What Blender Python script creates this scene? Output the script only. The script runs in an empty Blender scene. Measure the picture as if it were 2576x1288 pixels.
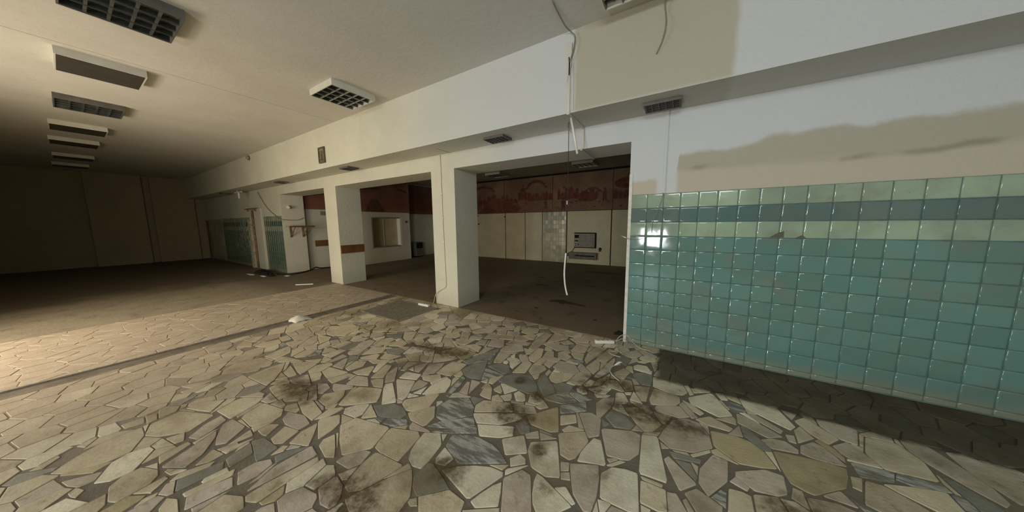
import bpy, bmesh, math, random
import numpy as np
from mathutils import Vector, Matrix
PI = math.pi
S = bpy.context.scene
COL = S.collection
random.seed(7)

# ---------------------------------------------------------------- camera
cam_d = bpy.data.cameras.new('camera'); cam_o = bpy.data.objects.new('camera', cam_d); COL.objects.link(cam_o)
cam_d.sensor_width = 36.0; cam_d.lens = 36.0 * 691.32 / 2576.0; cam_d.clip_start = .02; cam_d.clip_end = 100
R = Vector((0.85263471, 0.52243108, -0.00893353)); U = Vector((-0.05442392, 0.10580112, 0.99289685)); F = Vector((-0.51966536, 0.84609213, -0.11864245))
m = Matrix((R, U, -F)).transposed().to_4x4(); m.translation = (0, 0, 1.4091)
cam_o.matrix_world = m
S.camera = cam_o

# ---------------------------------------------------------------- world and light
w = bpy.data.worlds.new('world'); S.world = w; w.use_nodes = True
w.node_tree.nodes['Background'].inputs[0].default_value = (.75, .85, 1, 1)
w.node_tree.nodes['Background'].inputs[1].default_value = .6

def area(name, loc, rot, sx, sy, power, color, spread=180):
    d = bpy.data.lights.new(name, 'AREA'); d.shape = 'RECTANGLE'; d.size = sx; d.size_y = sy
    d.energy = power; d.color = color; d.spread = math.radians(spread)
    o = bpy.data.objects.new(name, d); COL.objects.link(o); o.location = loc; o.rotation_euler = rot
    return o
# daylight through the openings in the wall behind the camera (facing +Y)
area('daylight_door', (-.83, -3.52, .88), (PI/2, 0, 0), .40, .42, 68, (.92, .97, 1.0))
area('daylight_window', (.42, -3.52, 2.78), (PI/2, 0, 0), 1.9, .66, 112, (.87, .95, 1.0))
area('daylight_shopfront', (-6.25, -2.12, 1.15), (PI/2-.30, 0, 0), 2.7, 1.9, 172, (1.0, .87, .69))
S.view_settings.view_transform = 'Standard'; S.view_settings.look = 'None'
S.view_settings.exposure = 0.0; S.view_settings.gamma = 1.0; S.view_settings.use_curve_mapping = False
S.render.film_transparent = False

# ---------------------------------------------------------------- node helpers
class NB:
    def __init__(s, name):
        s.m = bpy.data.materials.new(name); s.m.use_nodes = True; s.t = s.m.node_tree; s.b = s.t.nodes['Principled BSDF']
        s.pos = s.t.nodes.new('ShaderNodeNewGeometry').outputs['Position']
        s._sep = None
    def n(s, ty, **kw):
        x = s.t.nodes.new(ty)
        for k, v in kw.items(): setattr(x, k, v)
        return x
    def link(s, a, b): s.t.links.new(a, b)
    def val(s, v, sock):
        if isinstance(v, (int, float)): sock.default_value = v
        elif isinstance(v, tuple): sock.default_value = (v + (1,))[:len(sock.default_value)]
        else: s.link(v, sock)
    def math(s, op, a, b=0.0, c=None, clamp=False):
        x = s.n('ShaderNodeMath', operation=op, use_clamp=clamp)
        s.val(a, x.inputs[0]); s.val(b, x.inputs[1])
        if c is not None: s.val(c, x.inputs[2])
        return x.outputs[0]
    def noise(s, scale, detail=4, rough=.55, vec=None, stretch=None, off=0):
        x = s.n('ShaderNodeTexNoise'); x.inputs['Scale'].default_value = scale; x.inputs['Detail'].default_value = detail; x.inputs['Roughness'].default_value = rough
        v = vec or s.pos
        if stretch or off:
            mp = s.n('ShaderNodeMapping'); s.link(v, mp.inputs[0]); mp.inputs['Scale'].default_value = stretch or (1, 1, 1); mp.inputs['Location'].default_value = (off, off*.7, off*.3); v = mp.outputs[0]
        s.link(v, x.inputs['Vector']); return x.outputs['Fac']
    def ramp(s, f, a, b, lo=0.0, hi=1.0, smooth=True):
        x = s.n('ShaderNodeMapRange', interpolation_type='SMOOTHSTEP' if smooth else 'LINEAR'); s.val(f, x.inputs[0])
        x.inputs[1].default_value = a; x.inputs[2].default_value = b; x.inputs[3].default_value = lo; x.inputs[4].default_value = hi
        return x.outputs[0]
    def mix(s, f, a, b, mode='MIX'):
        x = s.n('ShaderNodeMix', data_type='RGBA', blend_type=mode); s.val(f, x.inputs[0]); s.val(a, x.inputs[6]); s.val(b, x.inputs[7]); return x.outputs[2]
    def sep(s):
        if not s._sep:
            x = s.n('ShaderNodeSeparateXYZ'); s.link(s.pos, x.inputs[0]); s._sep = x.outputs
        return s._sep
    def inside(s, c, a, b, e):          # soft 0..1 mask of a < c < b
        return s.math('MULTIPLY', s.ramp(c, a-e, a+e), s.ramp(c, b-e, b+e, 1, 0))
    def spot(s, x, y, rx, ry, wob=None, soft=.5):
        X, Y, Z = s.sep()
        dx = s.math('DIVIDE', s.math('SUBTRACT', X, x), rx); dy = s.math('DIVIDE', s.math('SUBTRACT', Y, y), ry)
        d = s.math('SQRT', s.math('ADD', s.math('MULTIPLY', dx, dx), s.math('MULTIPLY', dy, dy)))
        if wob: d = s.math('ADD', d, s.math('MULTIPLY', s.math('SUBTRACT', wob, .5), 3.6))
        return s.ramp(d, 1-soft, 1+soft, 1, 0)
    def out(s, color, rough=.7, bump=None, dist=.01, metal=0.0, spec=.5, strength=1.0):
        s.val(color, s.b.inputs['Base Color']); s.val(rough, s.b.inputs['Roughness']); s.b.inputs['Metallic'].default_value = metal
        s.b.inputs['Specular IOR Level'].default_value = spec
        if bump is not None:
            x = s.n('ShaderNodeBump'); x.inputs['Distance'].default_value = dist; x.inputs['Strength'].default_value = strength; s.link(bump, x.inputs['Height']); s.link(x.outputs[0], s.b.inputs['Normal'])
        return s.m

def simple(name, col, rough=.6, metal=0.0, var=.15, scale=8, bump=0.0, spec=.5):
    n = NB(name); f = n.noise(scale, 5)
    c = n.mix(n.ramp(f, .3, .7), tuple(k*(1-var) for k in col), tuple(min(1, k*(1+var)) for k in col))
    return n.out(c, rough, n.noise(scale*6, 4) if bump else None, bump, metal, spec)

# wall paint: old limewash, cool paint and daylight tint high on the right, bare cream where fittings stood
def wall_paint(name, base=(.60, .58, .455)):
    n = NB(name); X, Y, Z = n.sep()
    big = n.noise(1.3, 5, .6); fine = n.noise(14, 5, .6); med = n.noise(4, 4)
    c = n.mix(n.ramp(big, .3, .7), tuple(k*.95 for k in base), tuple(k*1.05 for k in base))
    c = n.mix(n.ramp(fine, .45, .75, 0, .18), c, (.47, .43, .34))
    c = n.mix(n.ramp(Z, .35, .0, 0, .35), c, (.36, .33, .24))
    return n, c, X, Y, Z, big, fine, med
def warped(n, c, src, amp): return n.math('ADD', c, n.math('MULTIPLY', n.math('SUBTRACT', src, .5), amp))

n, c, X, Y, Z, big, fine, med = wall_paint('paint_main_wall')
cool = n.ramp(X, -3.6, -1.4)                       # bluish paint with cool daylight put into it, right half, high up
cool = n.math('MULTIPLY', cool, n.ramp(Z, 1.2, 1.9))
c = n.mix(n.math('MULTIPLY', cool, .85), c, (.56, .58, .60))
# unpainted cream band above the tiles, ragged upper edge, stepping up to the right
edge = n.math('ADD', n.ramp(X, .42, .62, 1.93, 2.13), 0.0)
edge = n.ramp(X, -.09, -.05, 1.86, 2.08)
edge = n.math('ADD', edge, n.ramp(X, .3, .7, 0, .07))
edge = n.math('ADD', edge, n.math('MULTIPLY', n.math('SUBTRACT', med, .5), .14))
low = n.math('MULTIPLY', n.ramp(n.math('SUBTRACT', edge, Z), -.03, .025), n.ramp(Z, 1.0, 1.05))
low = n.math('MULTIPLY', low, n.ramp(X, -.60, -.52))
low = n.math('MULTIPLY', low, n.math('SUBTRACT', 1.0, n.inside(warped(n, X, med, .05), -.25, -.07, .02)))
c = n.mix(low, c, n.mix(n.ramp(n.math('ADD', Z, n.math('MULTIPLY', n.math('SUBTRACT', med, .5), .05)), 1.88, 1.97), (.50, .445, .355), (.41, .385, .30)))
# greyish smear where a shelf stood
sm = n.inside(n.math('ADD', Z, n.math('MULTIPLY', n.math('SUBTRACT', n.noise(2.2, 3), .5), .10)), 1.905, 1.935, .03)
sm = n.math('MULTIPLY', sm, n.inside(X, -.02, 1.8, .05)); sm = n.math('MULTIPLY', sm, n.ramp(n.noise(2.5, 3, off=3), .42, .60, .15, .9))
c = n.mix(sm, c, (.22, .20, .14))
M_WALL = n.out(c, .85, n.math('ADD', fine, n.noise(45, 3)), .004)

n, c, X, Y, Z, big, fine, med = wall_paint('paint_bulkhead')
cool = n.ramp(X, -4.6, -1.6)  # cool daylight of the right half put into the beam colour
c = n.mix(n.math('MULTIPLY', cool, .85), c, (.53, .545, .55))
patch = n.math('MULTIPLY', n.inside(warped(n, X, med, .05), -.99, .285, .028), n.ramp(Z, 2.50, 2.56))
c = n.mix(patch, c, (.42, .39, .305))
M_BULK = n.out(c, .85, n.math('ADD', fine, n.noise(45, 3)), .004)

n, c, X, Y, Z, big, fine, med = wall_paint('paint_plain', (.58, .55, .44)); M_PLAIN = n.out(c, .85, fine, .004)
n, c, X, Y, Z, big, fine, med = wall_paint('paint_ceiling', (.60, .57, .49))
c = n.mix(n.math('MULTIPLY', n.ramp(X, -5, -1), .7), c, (.53, .54, .54))  # ceiling colour carries the cool daylight on the right
M_CEIL = n.out(c, .9, fine, .003)
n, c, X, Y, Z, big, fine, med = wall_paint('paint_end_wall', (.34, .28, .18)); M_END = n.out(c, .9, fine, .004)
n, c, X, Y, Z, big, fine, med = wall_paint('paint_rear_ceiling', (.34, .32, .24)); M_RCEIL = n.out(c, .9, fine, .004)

# stones: tint attribute 0..1 varies each piece; dirt lies over them in world space
def dirt(n, c, k=1.0):
    X, Y, Z = n.sep()
    wob = n.noise(7, 5, .65)
    d = n.ramp(n.noise(1.9, 6, .62), .44, .72, 0, .75*k)
    c = n.mix(d, c, (.17, .125, .06))
    d2 = n.ramp(n.noise(11, 5, .7, off=5), .56, .72, 0, .55*k)
    c = n.mix(d2, c, (.14, .105, .05))
    spots = [(-1.00, 1.60, .15, .11), (-.70, 1.42, .05, .05), (-.20, 2.12, .19, .10), (.07, 2.12, .12, .07), (-.42, 2.42, .22, .08), (-2.43, 2.05, .20, .09),
             (-2.05, 2.10, .22, .10), (-.60, 2.22, .13, .09), (-1.06, 1.02, .12, .09), (-1.35, .62, .26, .12), (-2.75, .92, .3, .12), (-1.15, 2.02, .06, .05), (.75, 1.72, .3, .1), (-.93, 1.88, .05, .06)]
    acc = None
    for x, y, rx, ry in spots:
        s_ = n.spot(x, y, rx, ry, wob, .55); acc = s_ if acc is None else n.math('MAXIMUM', acc, s_)
    c = n.mix(n.math('MULTIPLY', acc, n.ramp(n.noise(22, 5, .7, off=4), .3, .6, .35, .9)), c, (.085, .055, .020))
    # left of the joint strip everything is under dust
    dust = n.math('ADD', n.ramp(X, -4.3, -5.2, 0, .88), n.math('MULTIPLY', n.ramp(X, -2.5, -4.3, 0, .8), n.ramp(Y, 1.5, .4)), clamp=True)
    dust = n.math('MINIMUM', n.math('MULTIPLY', dust, n.ramp(n.noise(5, 4, off=9), .25, .6, .75, 1.0)), .92)
    c = n.mix(dust, c, n.mix(n.noise(4, 5, .7, off=7), (.34, .27, .19), (.52, .44, .34)))
    # blackened strip along the tiled wall, where a counter stood
    e = n.math('MULTIPLY', n.math('SUBTRACT', wob, .5), .12)
    st = n.math('MULTIPLY', n.ramp(n.math('ADD', X, e), -.17, -.10), n.ramp(n.math('ADD', Y, e), 2.635, 2.70))
    c = n.mix(n.math('MULTIPLY', st, n.ramp(n.noise(3, 3), .3, .7, .88, .96)), c, (.050, .037, .018))
    return c
def stone(name, c1, c2, vein=None, vs=1.0):
    n = NB(name); a = n.n('ShaderNodeAttribute', attribute_name='tint'); t = a.outputs['Fac']
    f = n.noise(9, 6, .6); c = n.mix(n.ramp(f, .3, .7), c1, c2)
    c = n.mix(n.ramp(n.noise(30, 4), .5, .8, 0, .25), c, tuple(k*.6 for k in c1))
    if vein:
        v = n.noise(3.5*vs, 6, .7, stretch=(1.2, 7, 1)); c = n.mix(n.ramp(v, .44, .56), c, vein)
    c = n.mix(n.ramp(t, 0, 1, 0, .26), c, tuple(k*.45 for k in c1))
    c = dirt(n, c)
    return n.out(c, n.ramp(f, .3, .7, .42, .7), n.math('ADD', f, n.noise(50, 3)), .002, spec=.35)
M_ST = {'c': stone('marble_cream', (.58, .49, .33), (.67, .58, .41)), 'w': stone('marble_pale', (.72, .65, .47), (.79, .72, .55)),
        'p': stone('marble_rose', (.50, .42, .32), (.61, .52, .41)), 'g': stone('marble_grey', (.23, .225, .185), (.33, .315, .26)),
        'v': stone('marble_veined', (.42, .41, .36), (.52, .50, .43), (.17, .17, .145)), 'y': stone('marble_ochre', (.46, .38, .21), (.52, .44, .27))}
n = NB('mortar'); c = n.mix(n.noise(6, 5), (.13, .11, .08), (.21, .18, .135)); M_GROUT = n.out(dirt(n, c, .6), .9, n.noise(60, 4), .003)

n = NB('screed_hall'); X, Y, Z = n.sep()
c = n.mix(n.noise(2.2, 6, .65), (.20, .16, .10), (.36, .31, .22))
c = n.mix(n.ramp(n.noise(5, 6, .7, off=2), .52, .68, 0, .6), c, (.12, .085, .045))
c = n.mix(n.ramp(warped(n, X, n.noise(.8, 4), 3), -8.6, -10.6, 0, .85), c, (.085, .06, .032))  # brown dirt plus the dimness of the far left put into the colour
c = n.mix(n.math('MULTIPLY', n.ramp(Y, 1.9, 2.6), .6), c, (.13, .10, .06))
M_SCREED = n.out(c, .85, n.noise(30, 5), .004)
n = NB('rear_floor_covering'); X, Y, Z = n.sep(); wob = n.noise(6, 5, .6)
c = n.mix(n.noise(2.0, 6, .65), (.13, .095, .055), (.25, .19, .12))
c = n.mix(n.ramp(n.noise(4, 5, .7, off=4), .55, .68, 0, .55), c, (.05, .036, .02))
acc = None
for x, y, rx, ry in [(-1.75, 4.55, .20, .09), (-1.5, 4.5, .3, .03), (-3.0, 6.4, .1, .05), (-1.6, 6.0, .09, .05), (-2.6, 5.6, .14, .05), (-1.9, 7.8, .4, .12), (-2.0, 4.0, .05, .03), (-1.0, 3.9, .03, .03), (-2.2, 3.7, .05, .03)]:
    s_ = n.spot(x, y, rx, ry, wob, .3); acc = s_ if acc is None else n.math('MAXIMUM', acc, s_)
c = n.mix(n.math('MULTIPLY', acc, .85), c, (.03, .02, .01))
M_RFLOOR = n.out(c, .75, n.noise(25, 5), .003)

def tile_mat(name, c1, c2, rough=.05):
    n = NB(name); a = n.n('ShaderNodeAttribute', attribute_name='tint'); t = a.outputs['Fac']
    c = n.mix(t, c1, c2)
    c = n.mix(n.ramp(n.noise(3, 5, .6), .45, .75, 0, .55), c, (.20, .19, .13)); c = n.mix(n.ramp(n.noise(1.1, 4, .6, off=2), .4, .65, 0, .45), c, (.14, .17, .14))
    c = n.mix(n.ramp(n.noise(35, 4, .7), .62, .75, 0, .5), c, (.06, .08, .06))
    X, Y, Z = n.sep(); c = n.mix(n.ramp(Z, .16, .02, 0, .6), c, (.28, .25, .16))
    return n.out(c, n.ramp(n.noise(6, 4), .35, .7, rough, rough+.05), n.noise(3, 2), .004, spec=.6)
M_TEAL = tile_mat('tile_teal', (.11, .225, .195), (.13, .265, .235)); M_DTEAL = tile_mat('tile_dark_teal', (.085, .155, .150), (.105, .18, .17)); M_LGREEN = tile_mat('tile_pale_green', (.31, .42, .30), (.37, .47, .34))
M_FTEAL = tile_mat('far_tile_teal', (.075, .125, .085), (.09, .145, .10), .2); M_FDTEAL = tile_mat('far_tile_dark', (.05, .095, .05), (.06, .11, .06), .2); M_FLG = tile_mat('far_tile_pale', (.21, .26, .16), (.25, .30, .19), .2)  # far copies of the tile colours with warm light and dirt put in
M_WTILE = tile_mat('tile_cream', (.40, .37, .25), (.50, .46, .33), .22)
M_TGROUT = simple('tile_grout', (.10, .16, .14), .9)
M_BROKEN = simple('broken_tile_bed', (.115, .115, .08), .95, bump=.004)
M_CREAM = simple('cream_panel', (.50, .45, .285), .6, var=.08, scale=3, spec=.4)
M_DARK = simple('dark_metal', (.014, .014, .012), .85, spec=.15)
M_BLACK = simple('black_rubber', (.012, .010, .008), .6)
M_LOUVRE = simple('louvre_aluminium', (.36, .38, .36), .32, metal=.85, var=.2, scale=20)
M_REFL = simple('reflector_sheet', (.17, .18, .16), .30, metal=.7, var=.25, scale=6)
M_HOUSED = simple('fitting_enamel_dull', (.10, .095, .08), .6, var=.2)
M_HOUSE = simple('fitting_enamel', (.58, .56, .48), .55, var=.06)
M_DIFF = simple('smoked_diffuser', (.060, .055, .042), .45, var=.1)
M_PLASTIC = simple('white_plastic', (.75, .73, .64), .4, var=.04)
M_CABLE = simple('cream_cable', (.50, .46, .33), .5, var=.05)
M_CABLED = simple('grey_cable', (.23, .21, .16), .6, var=.05)
M_TRUNK = simple('trunking_plastic', (.56, .54, .46), .55, var=.06)
M_WOOD = simple('brown_board', (.15, .07, .022), .5, var=.25, scale=6)
M_WOODL = simple('pale_wood', (.42, .34, .2), .7, var=.2, scale=12)
M_GREY = simple('grey_enamel', (.24, .23, .17), .5, var=.15)
M_HEAT = simple('heater_enamel', (.115, .11, .07), .6, var=.25)
M_RUST = simple('rusty_pipe', (.22, .15, .08), .8, var=.35, scale=14, bump=.004)
M_JAMB = simple('jamb_plaster', (.66, .64, .55), .8, var=.1, scale=20, bump=.003)
M_PAPER = simple('paper', (.66, .62, .5), .8, var=.06)
M_CLOTH = simple('black_cloth', (.010, .008, .006), .95, var=.4)
M_JOINT = simple('joint_strip', (.15, .12, .085), .8, var=.25, scale=5, bump=.003)
M_SLAT = simple('grate_bar', (.25, .22, .16), .7, var=.2, scale=20)
# mural
n = NB('mural_ground'); X, Y, Z = n.sep()
c = n.mix(n.ramp(n.noise(1.4, 5, .6), .3, .7), (.15, .088, .052), (.22, .135, .085))
red = n.math('MULTIPLY', n.ramp(X, -4.2, -6.6), n.ramp(Z, 2.75, 2.0)); c = n.mix(n.math('MULTIPLY', red, .75), c, (.19, .05, .028))
c = n.mix(n.ramp(n.math('ADD', Z, n.math('MULTIPLY', n.noise(.9, 3), .18)), 2.10, 2.02, 0, .5), c, (.19, .115, .062))
M_MURAL = n.out(c, .8, n.noise(20, 3), .001)
M_MRED = simple('mural_red', (.125, .034, .018), .8, var=.35, scale=7); M_MBROWN = simple('mural_brown', (.095, .042, .024), .8, var=.35, scale=7); M_MPALE = simple('mural_rose', (.17, .085, .055), .8, var=.2, scale=5)

# ---------------------------------------------------------------- mesh helpers
def wloc(o):
    v = Vector((0, 0, 0))
    while o: v += o.location; o = o.parent
    return v
def finish(name, bm, mat, parent=None, smooth=False):
    me = bpy.data.meshes.new(name)
    if parent is not None:
        d = wloc(parent)
        if d.length: bmesh.ops.translate(bm, verts=bm.verts, vec=-d)
    bm.to_mesh(me); bm.free()
    for x in (mat if isinstance(mat, (list, tuple)) else [mat]): me.materials.append(x)
    if smooth:
        for p in me.polygons: p.use_smooth = True
    o = bpy.data.objects.new(name, me); COL.objects.link(o)
    if parent is not None: o.parent = parent
    return o
def box(bm, x0, x1, y0, y1, z0, z1, mi=0):
    vs = [bm.verts.new(p) for p in ((x0,y0,z0),(x1,y0,z0),(x1,y1,z0),(x0,y1,z0),(x0,y0,z1),(x1,y0,z1),(x1,y1,z1),(x0,y1,z1))]
    for q in ((3,2,1,0),(4,5,6,7),(0,1,5,4),(1,2,6,5),(2,3,7,6),(3,0,4,7)):
        f = bm.faces.new([vs[i] for i in q]); f.material_index = mi
    return vs
def B(*boxes):
    bm = bmesh.new()
    for b in boxes: box(bm, *b)
    return bm
def bev(bm, w=.004, seg=2):
    bmesh.ops.bevel(bm, geom=bm.edges[:], offset=w, segments=seg, affect='EDGES', profile=.6); return bm
def tube(bm, pts, r, seg=8, cap=True):
    pts = [Vector(p) for p in pts]; rings = []
    N = len(pts)
    for i, p in enumerate(pts):
        d = (pts[min(i+1, N-1)] - pts[max(i-1, 0)]).normalized()
        a = d.cross(Vector((0, 0, 1)))
        if a.length < .1: a = d.cross(Vector((1, 0, 0)))
        a.normalize(); b = d.cross(a); rr = r[i] if isinstance(r, (list, tuple)) else r
        rings.append([bm.verts.new(p + a*rr*math.cos(2*PI*k/seg) + b*rr*math.sin(2*PI*k/seg)) for k in range(seg)])
    for i in range(N-1):
        for k in range(seg): bm.faces.new((rings[i][k], rings[i][(k+1) % seg], rings[i+1][(k+1) % seg], rings[i+1][k]))
    if cap: bm.faces.new(rings[0][::-1]); bm.faces.new(rings[-1])
    bmesh.ops.recalc_face_normals(bm, faces=bm.faces[:])
    return bm
def spline(pts, n=6):
    P = [Vector(p) for p in pts]; out = []
    for i in range(len(P)-1):
        p0, p1, p2, p3 = P[max(i-1, 0)], P[i], P[i+1], P[min(i+2, len(P)-1)]
        for k in range(n):
            t = k/n; out.append(.5*((2*p1) + (p2-p0)*t + (2*p0-5*p1+4*p2-p3)*t*t + (3*p1-p0-3*p2+p3)*t**3))
    out.append(P[-1]); return out
def cable(name, pts, r, mat, parent=None, n=6, seg=6): return finish(name, tube(bmesh.new(), spline(pts, n), r, seg), mat, parent, True)
def empty(name, loc, label, cat, group=None, kind=None):
    o = bpy.data.objects.new(name, None); COL.objects.link(o); o.location = loc; o.empty_display_size = .1
    return tag(o, label, cat, group, kind)
def tag(o, label=None, cat=None, group=None, kind=None):
    if label: o['label'] = label
    if cat: o['category'] = cat
    if group: o['group'] = group
    if kind: o['kind'] = kind
    return o
def struct(name, bm, mat, label=None, cat=None): return tag(finish(name, bm, mat), label, cat, None, 'structure')
def dup(root, loc, label, rz=0):
    r = root.copy(); COL.objects.link(r); r.location = loc; r.rotation_euler = (0, 0, rz); r['label'] = label
    for ch in list(root.children):
        c = ch.copy(); COL.objects.link(c); c.parent = r
        for g in ch.children: d = g.copy(); COL.objects.link(d); d.parent = c
    return r

Y0, Y1, Z0, ZS, ZC, YB = 3.354, 3.917, 2.281, 2.527, 3.302, 2.854     # wall face, wall back, opening head, soffit, ceiling, bulkhead face
XL, XR, YN, YR = -17.7, 3.3, -3.6, 9.26

# ---------------------------------------------------------------- setting: large surfaces
floor = struct('floor', B((XL, -4.93, YN, Y0, -.2, -.0025), (-4.93, -4.70, YN, Y0, -.2, -.016), (-4.70, XR, YN, Y0, -.2, -.004)), M_GROUT, 'hall floor of crazy-paved marble set in dark mortar', 'floor')
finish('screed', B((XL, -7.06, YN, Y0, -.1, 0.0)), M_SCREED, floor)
finish('rear_floor_covering', B((-10.2, XR, Y0, YR, -.1, .002)), M_RFLOOR, floor)
finish('joint_strip', B((-4.915, -4.715, YN, Y0, -.02, -.010)), M_JOINT, floor)
finish('joint_edge', B((-4.938, -4.915, YN, Y0, -.02, .004), (-4.715, -4.700, YN, Y0, -.02, .002)), M_SLAT, floor)

ceil = struct('ceiling', B((XL, XR, YN, YB+.02, ZC+.01, ZC+.2)), M_DARK, 'pale plastered hall ceiling made of wide slabs with open seams', 'ceiling')
seams = [XL, -14.75, -11.8, -8.1, -5.58, XR]
for a, b in zip(seams[:-1], seams[1:]):
    finish('ceiling_slab', B((a+.004, b-.004, YN, YB, ZC, ZC+.05)), M_CEIL, ceil)
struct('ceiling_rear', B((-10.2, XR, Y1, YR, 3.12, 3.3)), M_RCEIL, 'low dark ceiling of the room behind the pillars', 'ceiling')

# bulkhead (dropped beam box) with its soffit, running the whole length
bk = struct('trim_1', B((XL, XR, YB, Y0+.01, ZS, ZC+.1)), M_BULK, 'long white boxed-in beam running under the ceiling above the openings', 'beam')
for x in (-3.19, -8.76): finish('soffit_crack', B((x-.006, x+.006, YB+.2, Y0, ZS-.002, ZS+.002)), M_CABLED, bk)

# main wall: header, pillars, right wall, left solid stretch
w_m = struct('wall_back', B((-9.82, -.516, Y0, Y1, Z0, ZC), (XL, -9.82, Y0, Y1-.0, -.05, ZC), (-.516, XR, Y0, Y1, -.05, ZC)), M_WALL, 'long cream wall with square openings onto the rear room, tiled below', 'wall')
for x0, x1, lab in ((-3.6485, -3.1263, 'square white pillar nearest the tiled wall, with a cable down its face'), (-7.290, -6.762, 'square white pillar with a brown board on its right side')):
    p = struct('pillar', B((x0, x1, Y0, Y1, -.02, Z0)), M_WALL, lab, 'pillar')
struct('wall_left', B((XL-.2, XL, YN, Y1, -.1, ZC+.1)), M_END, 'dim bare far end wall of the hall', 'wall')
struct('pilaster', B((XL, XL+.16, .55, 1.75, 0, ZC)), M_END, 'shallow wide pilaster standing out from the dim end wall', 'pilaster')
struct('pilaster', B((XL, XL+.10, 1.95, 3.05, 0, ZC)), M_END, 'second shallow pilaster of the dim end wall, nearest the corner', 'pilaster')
struct('wall_right', B((XR, XR+.2, YN, YR, -.1, ZC+.1)), M_PLAIN, 'right side wall outside the view', 'wall')
# wall behind the camera, three openings; unseen deep shopfront recess shaped to cut light
op = [(-1.1, -.56, .62, 1.14), (-.56, 1.4, 2.42, 3.15)]
W_ = YN-.2
struct('wall_near', B((-4.3, -1.1, W_, YN, -.1, ZC+.1), (-1.1, -.56, W_, YN, -.1, .62), (-1.1, -.56, W_, YN, 1.14, ZC+.1), (-.56, XR, W_, YN, -.1, 2.42), (-.56, XR, W_, YN, 3.15, ZC+.1), (1.4, XR, W_, YN, 2.42, 3.15),
    (-4.8, -4.3, W_, -1.65, -.1, ZC+.1), (-7.7, -4.8, -2.3, -1.65, 2.95, ZC+.1), (-7.7, -4.8, -2.3, -2.1, -.1, .15), (XL, -7.7, -2.3, -1.65, -.1, ZC+.1)), M_PLAIN, 'wall behind the viewer with two windows and a shopfront in an added deep recess', 'wall')
for k, (a, b, c_, d, yy) in enumerate([(-7.7, -4.8, .15, 2.95, -2.25)] + [o_ + (YN-.12,) for o_ in op]):
    bm = B((a, b, yy, yy+.08, c_, c_+.04), (a, b, yy, yy+.08, d-.04, d), (a, a+.04, yy, yy+.08, c_, d), (b-.04, b, yy, yy+.08, c_, d))
    wn = struct('window_%d' % (k+1), bm, M_HOUSE, ('wide shopfront window behind the viewer', 'small low window behind the viewer', 'high strip window behind the viewer')[k], 'window')

# rear room
rw = struct('wall_rear', B((-10.2, XR, YR, YR+.2, -.1, 3.3)), M_DARK, 'back wall of the rear room, cream panels under a red mural', 'wall')
xs = [-9.95, -8.6, -7.45, -5.967, -5.077, -4.357]
for a, b in zip(xs[:-1], xs[1:]): finish('wall_panel', bev(B((a+.012, b-.012, YR-.02, YR, .0, 1.80)), .003, 1), M_CREAM, rw)
finish('wall_panel', bev(B((-3.40, -1.935, YR-.02, YR, .0, 1.80)), .003, 1), M_CREAM, rw)
finish('wall_panel', bev(B((-1.905, 0.2, YR-.02, YR, .0, 1.80)), .003, 1), M_CREAM, rw)
finish('panel_edge_strip', B((-3.44, -3.405, YR-.05, YR, 0, 1.80)), M_HEAT, rw)
finish('painted_patch', B((-3.3, -2.15, YR-.024, YR-.018, .5, 1.6)), simple('pale_patch', (.48, .44, .30), .6, var=.06), rw)
finish('wall_rail', B((-3.38, -1.95, YR-.04, YR-.018, .50, .53), (-3.38, -1.95, YR-.04, YR-.018, .30, .325)), M_CREAM, rw)
finish('mural_top_board', B((-9.95, 1, YR-.03, YR, 3.06, 3.12)), M_DARK, rw)

wl = struct('wall_rear_left', B((-10.2, -9.95, Y1, YR, -.1, 3.3), (-9.95, -9.40, 5.35, 5.80, 0, 3.3), (-9.95, -9.40, 6.99, 7.40, 0, 3.3), (-9.95, -9.40, 5.80, 6.99, 0, .57), (-9.95, -9.40, 5.80, 6.99, 1.65, 3.3)), M_PLAIN, 'left wall of the rear room with a walled-up hatch', 'wall')
finish('hatch_back', B((-9.64, -9.58, 5.80, 6.99, .57, 1.65)), M_CREAM, wl)
finish('hatch_reveal', B((-9.58, -9.395, 6.94, 7.03, .55, 1.66)), M_PLASTIC, wl)
finish('hatch_frame', B((-9.58, -9.39, 5.77, 5.82, .55, 1.66), (-9.58, -9.39, 5.82, 6.94, 1.63, 1.67), (-9.58, -9.39, 5.82, 6.94, .55, .59)), M_GREY, wl)
finish('hatch_mullion', B((-9.585, -9.565, 6.34, 6.37, .59, 1.63)), M_PLAIN, wl)
finish('wall_board', B((-9.955, -9.93, 4.19, 5.3, .725, .915)), M_WOOD, wl)
finish('pillar_board', B((-6.765, -6.742, Y0+.01, Y1, .735, .925)), M_WOOD, [o for o in COL.objects if o.name == 'pillar.001'][0])

# ---------------------------------------------------------------- wall tiles
def tile_mesh(name, wd, ht, mat, tint, tilt=None):
    bm = bmesh.new(); g = .0022
    rings = []
    for ins, dep in ((g, 0.0), (g+.0008, .0045), (g+.004, .0070), (g+.010, .0076), (g+.014, .0076)):
        rings.append([bm.verts.new(p) for p in ((ins, -dep, ins), (wd-ins, -dep, ins), (wd-ins, -dep, ht-ins), (ins, -dep, ht-ins))])
    for a, b in zip(rings[:-1], rings[1:]):
        for k in range(4): bm.faces.new((a[k], a[(k+1) % 4], b[(k+1) % 4], b[k]))
    bm.faces.new(rings[-1])
    me = bpy.data.meshes.new(name); bm.to_mesh(me); bm.free(); me.materials.append(mat)
    for p in me.polygons: p.use_smooth = True
    at = me.attributes.new('tint', 'FLOAT', 'POINT')
    for d in at.data: d.value = tint
    return me
TW, ZT, XB = .1535, 1.7053, -.328
rowmat = lambda k: M_LGREEN if k in (0, 2) else M_DTEAL if k == 1 else M_TEAL
variants = {}
rt = random.Random(5)
for k in range(3): pass
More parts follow.
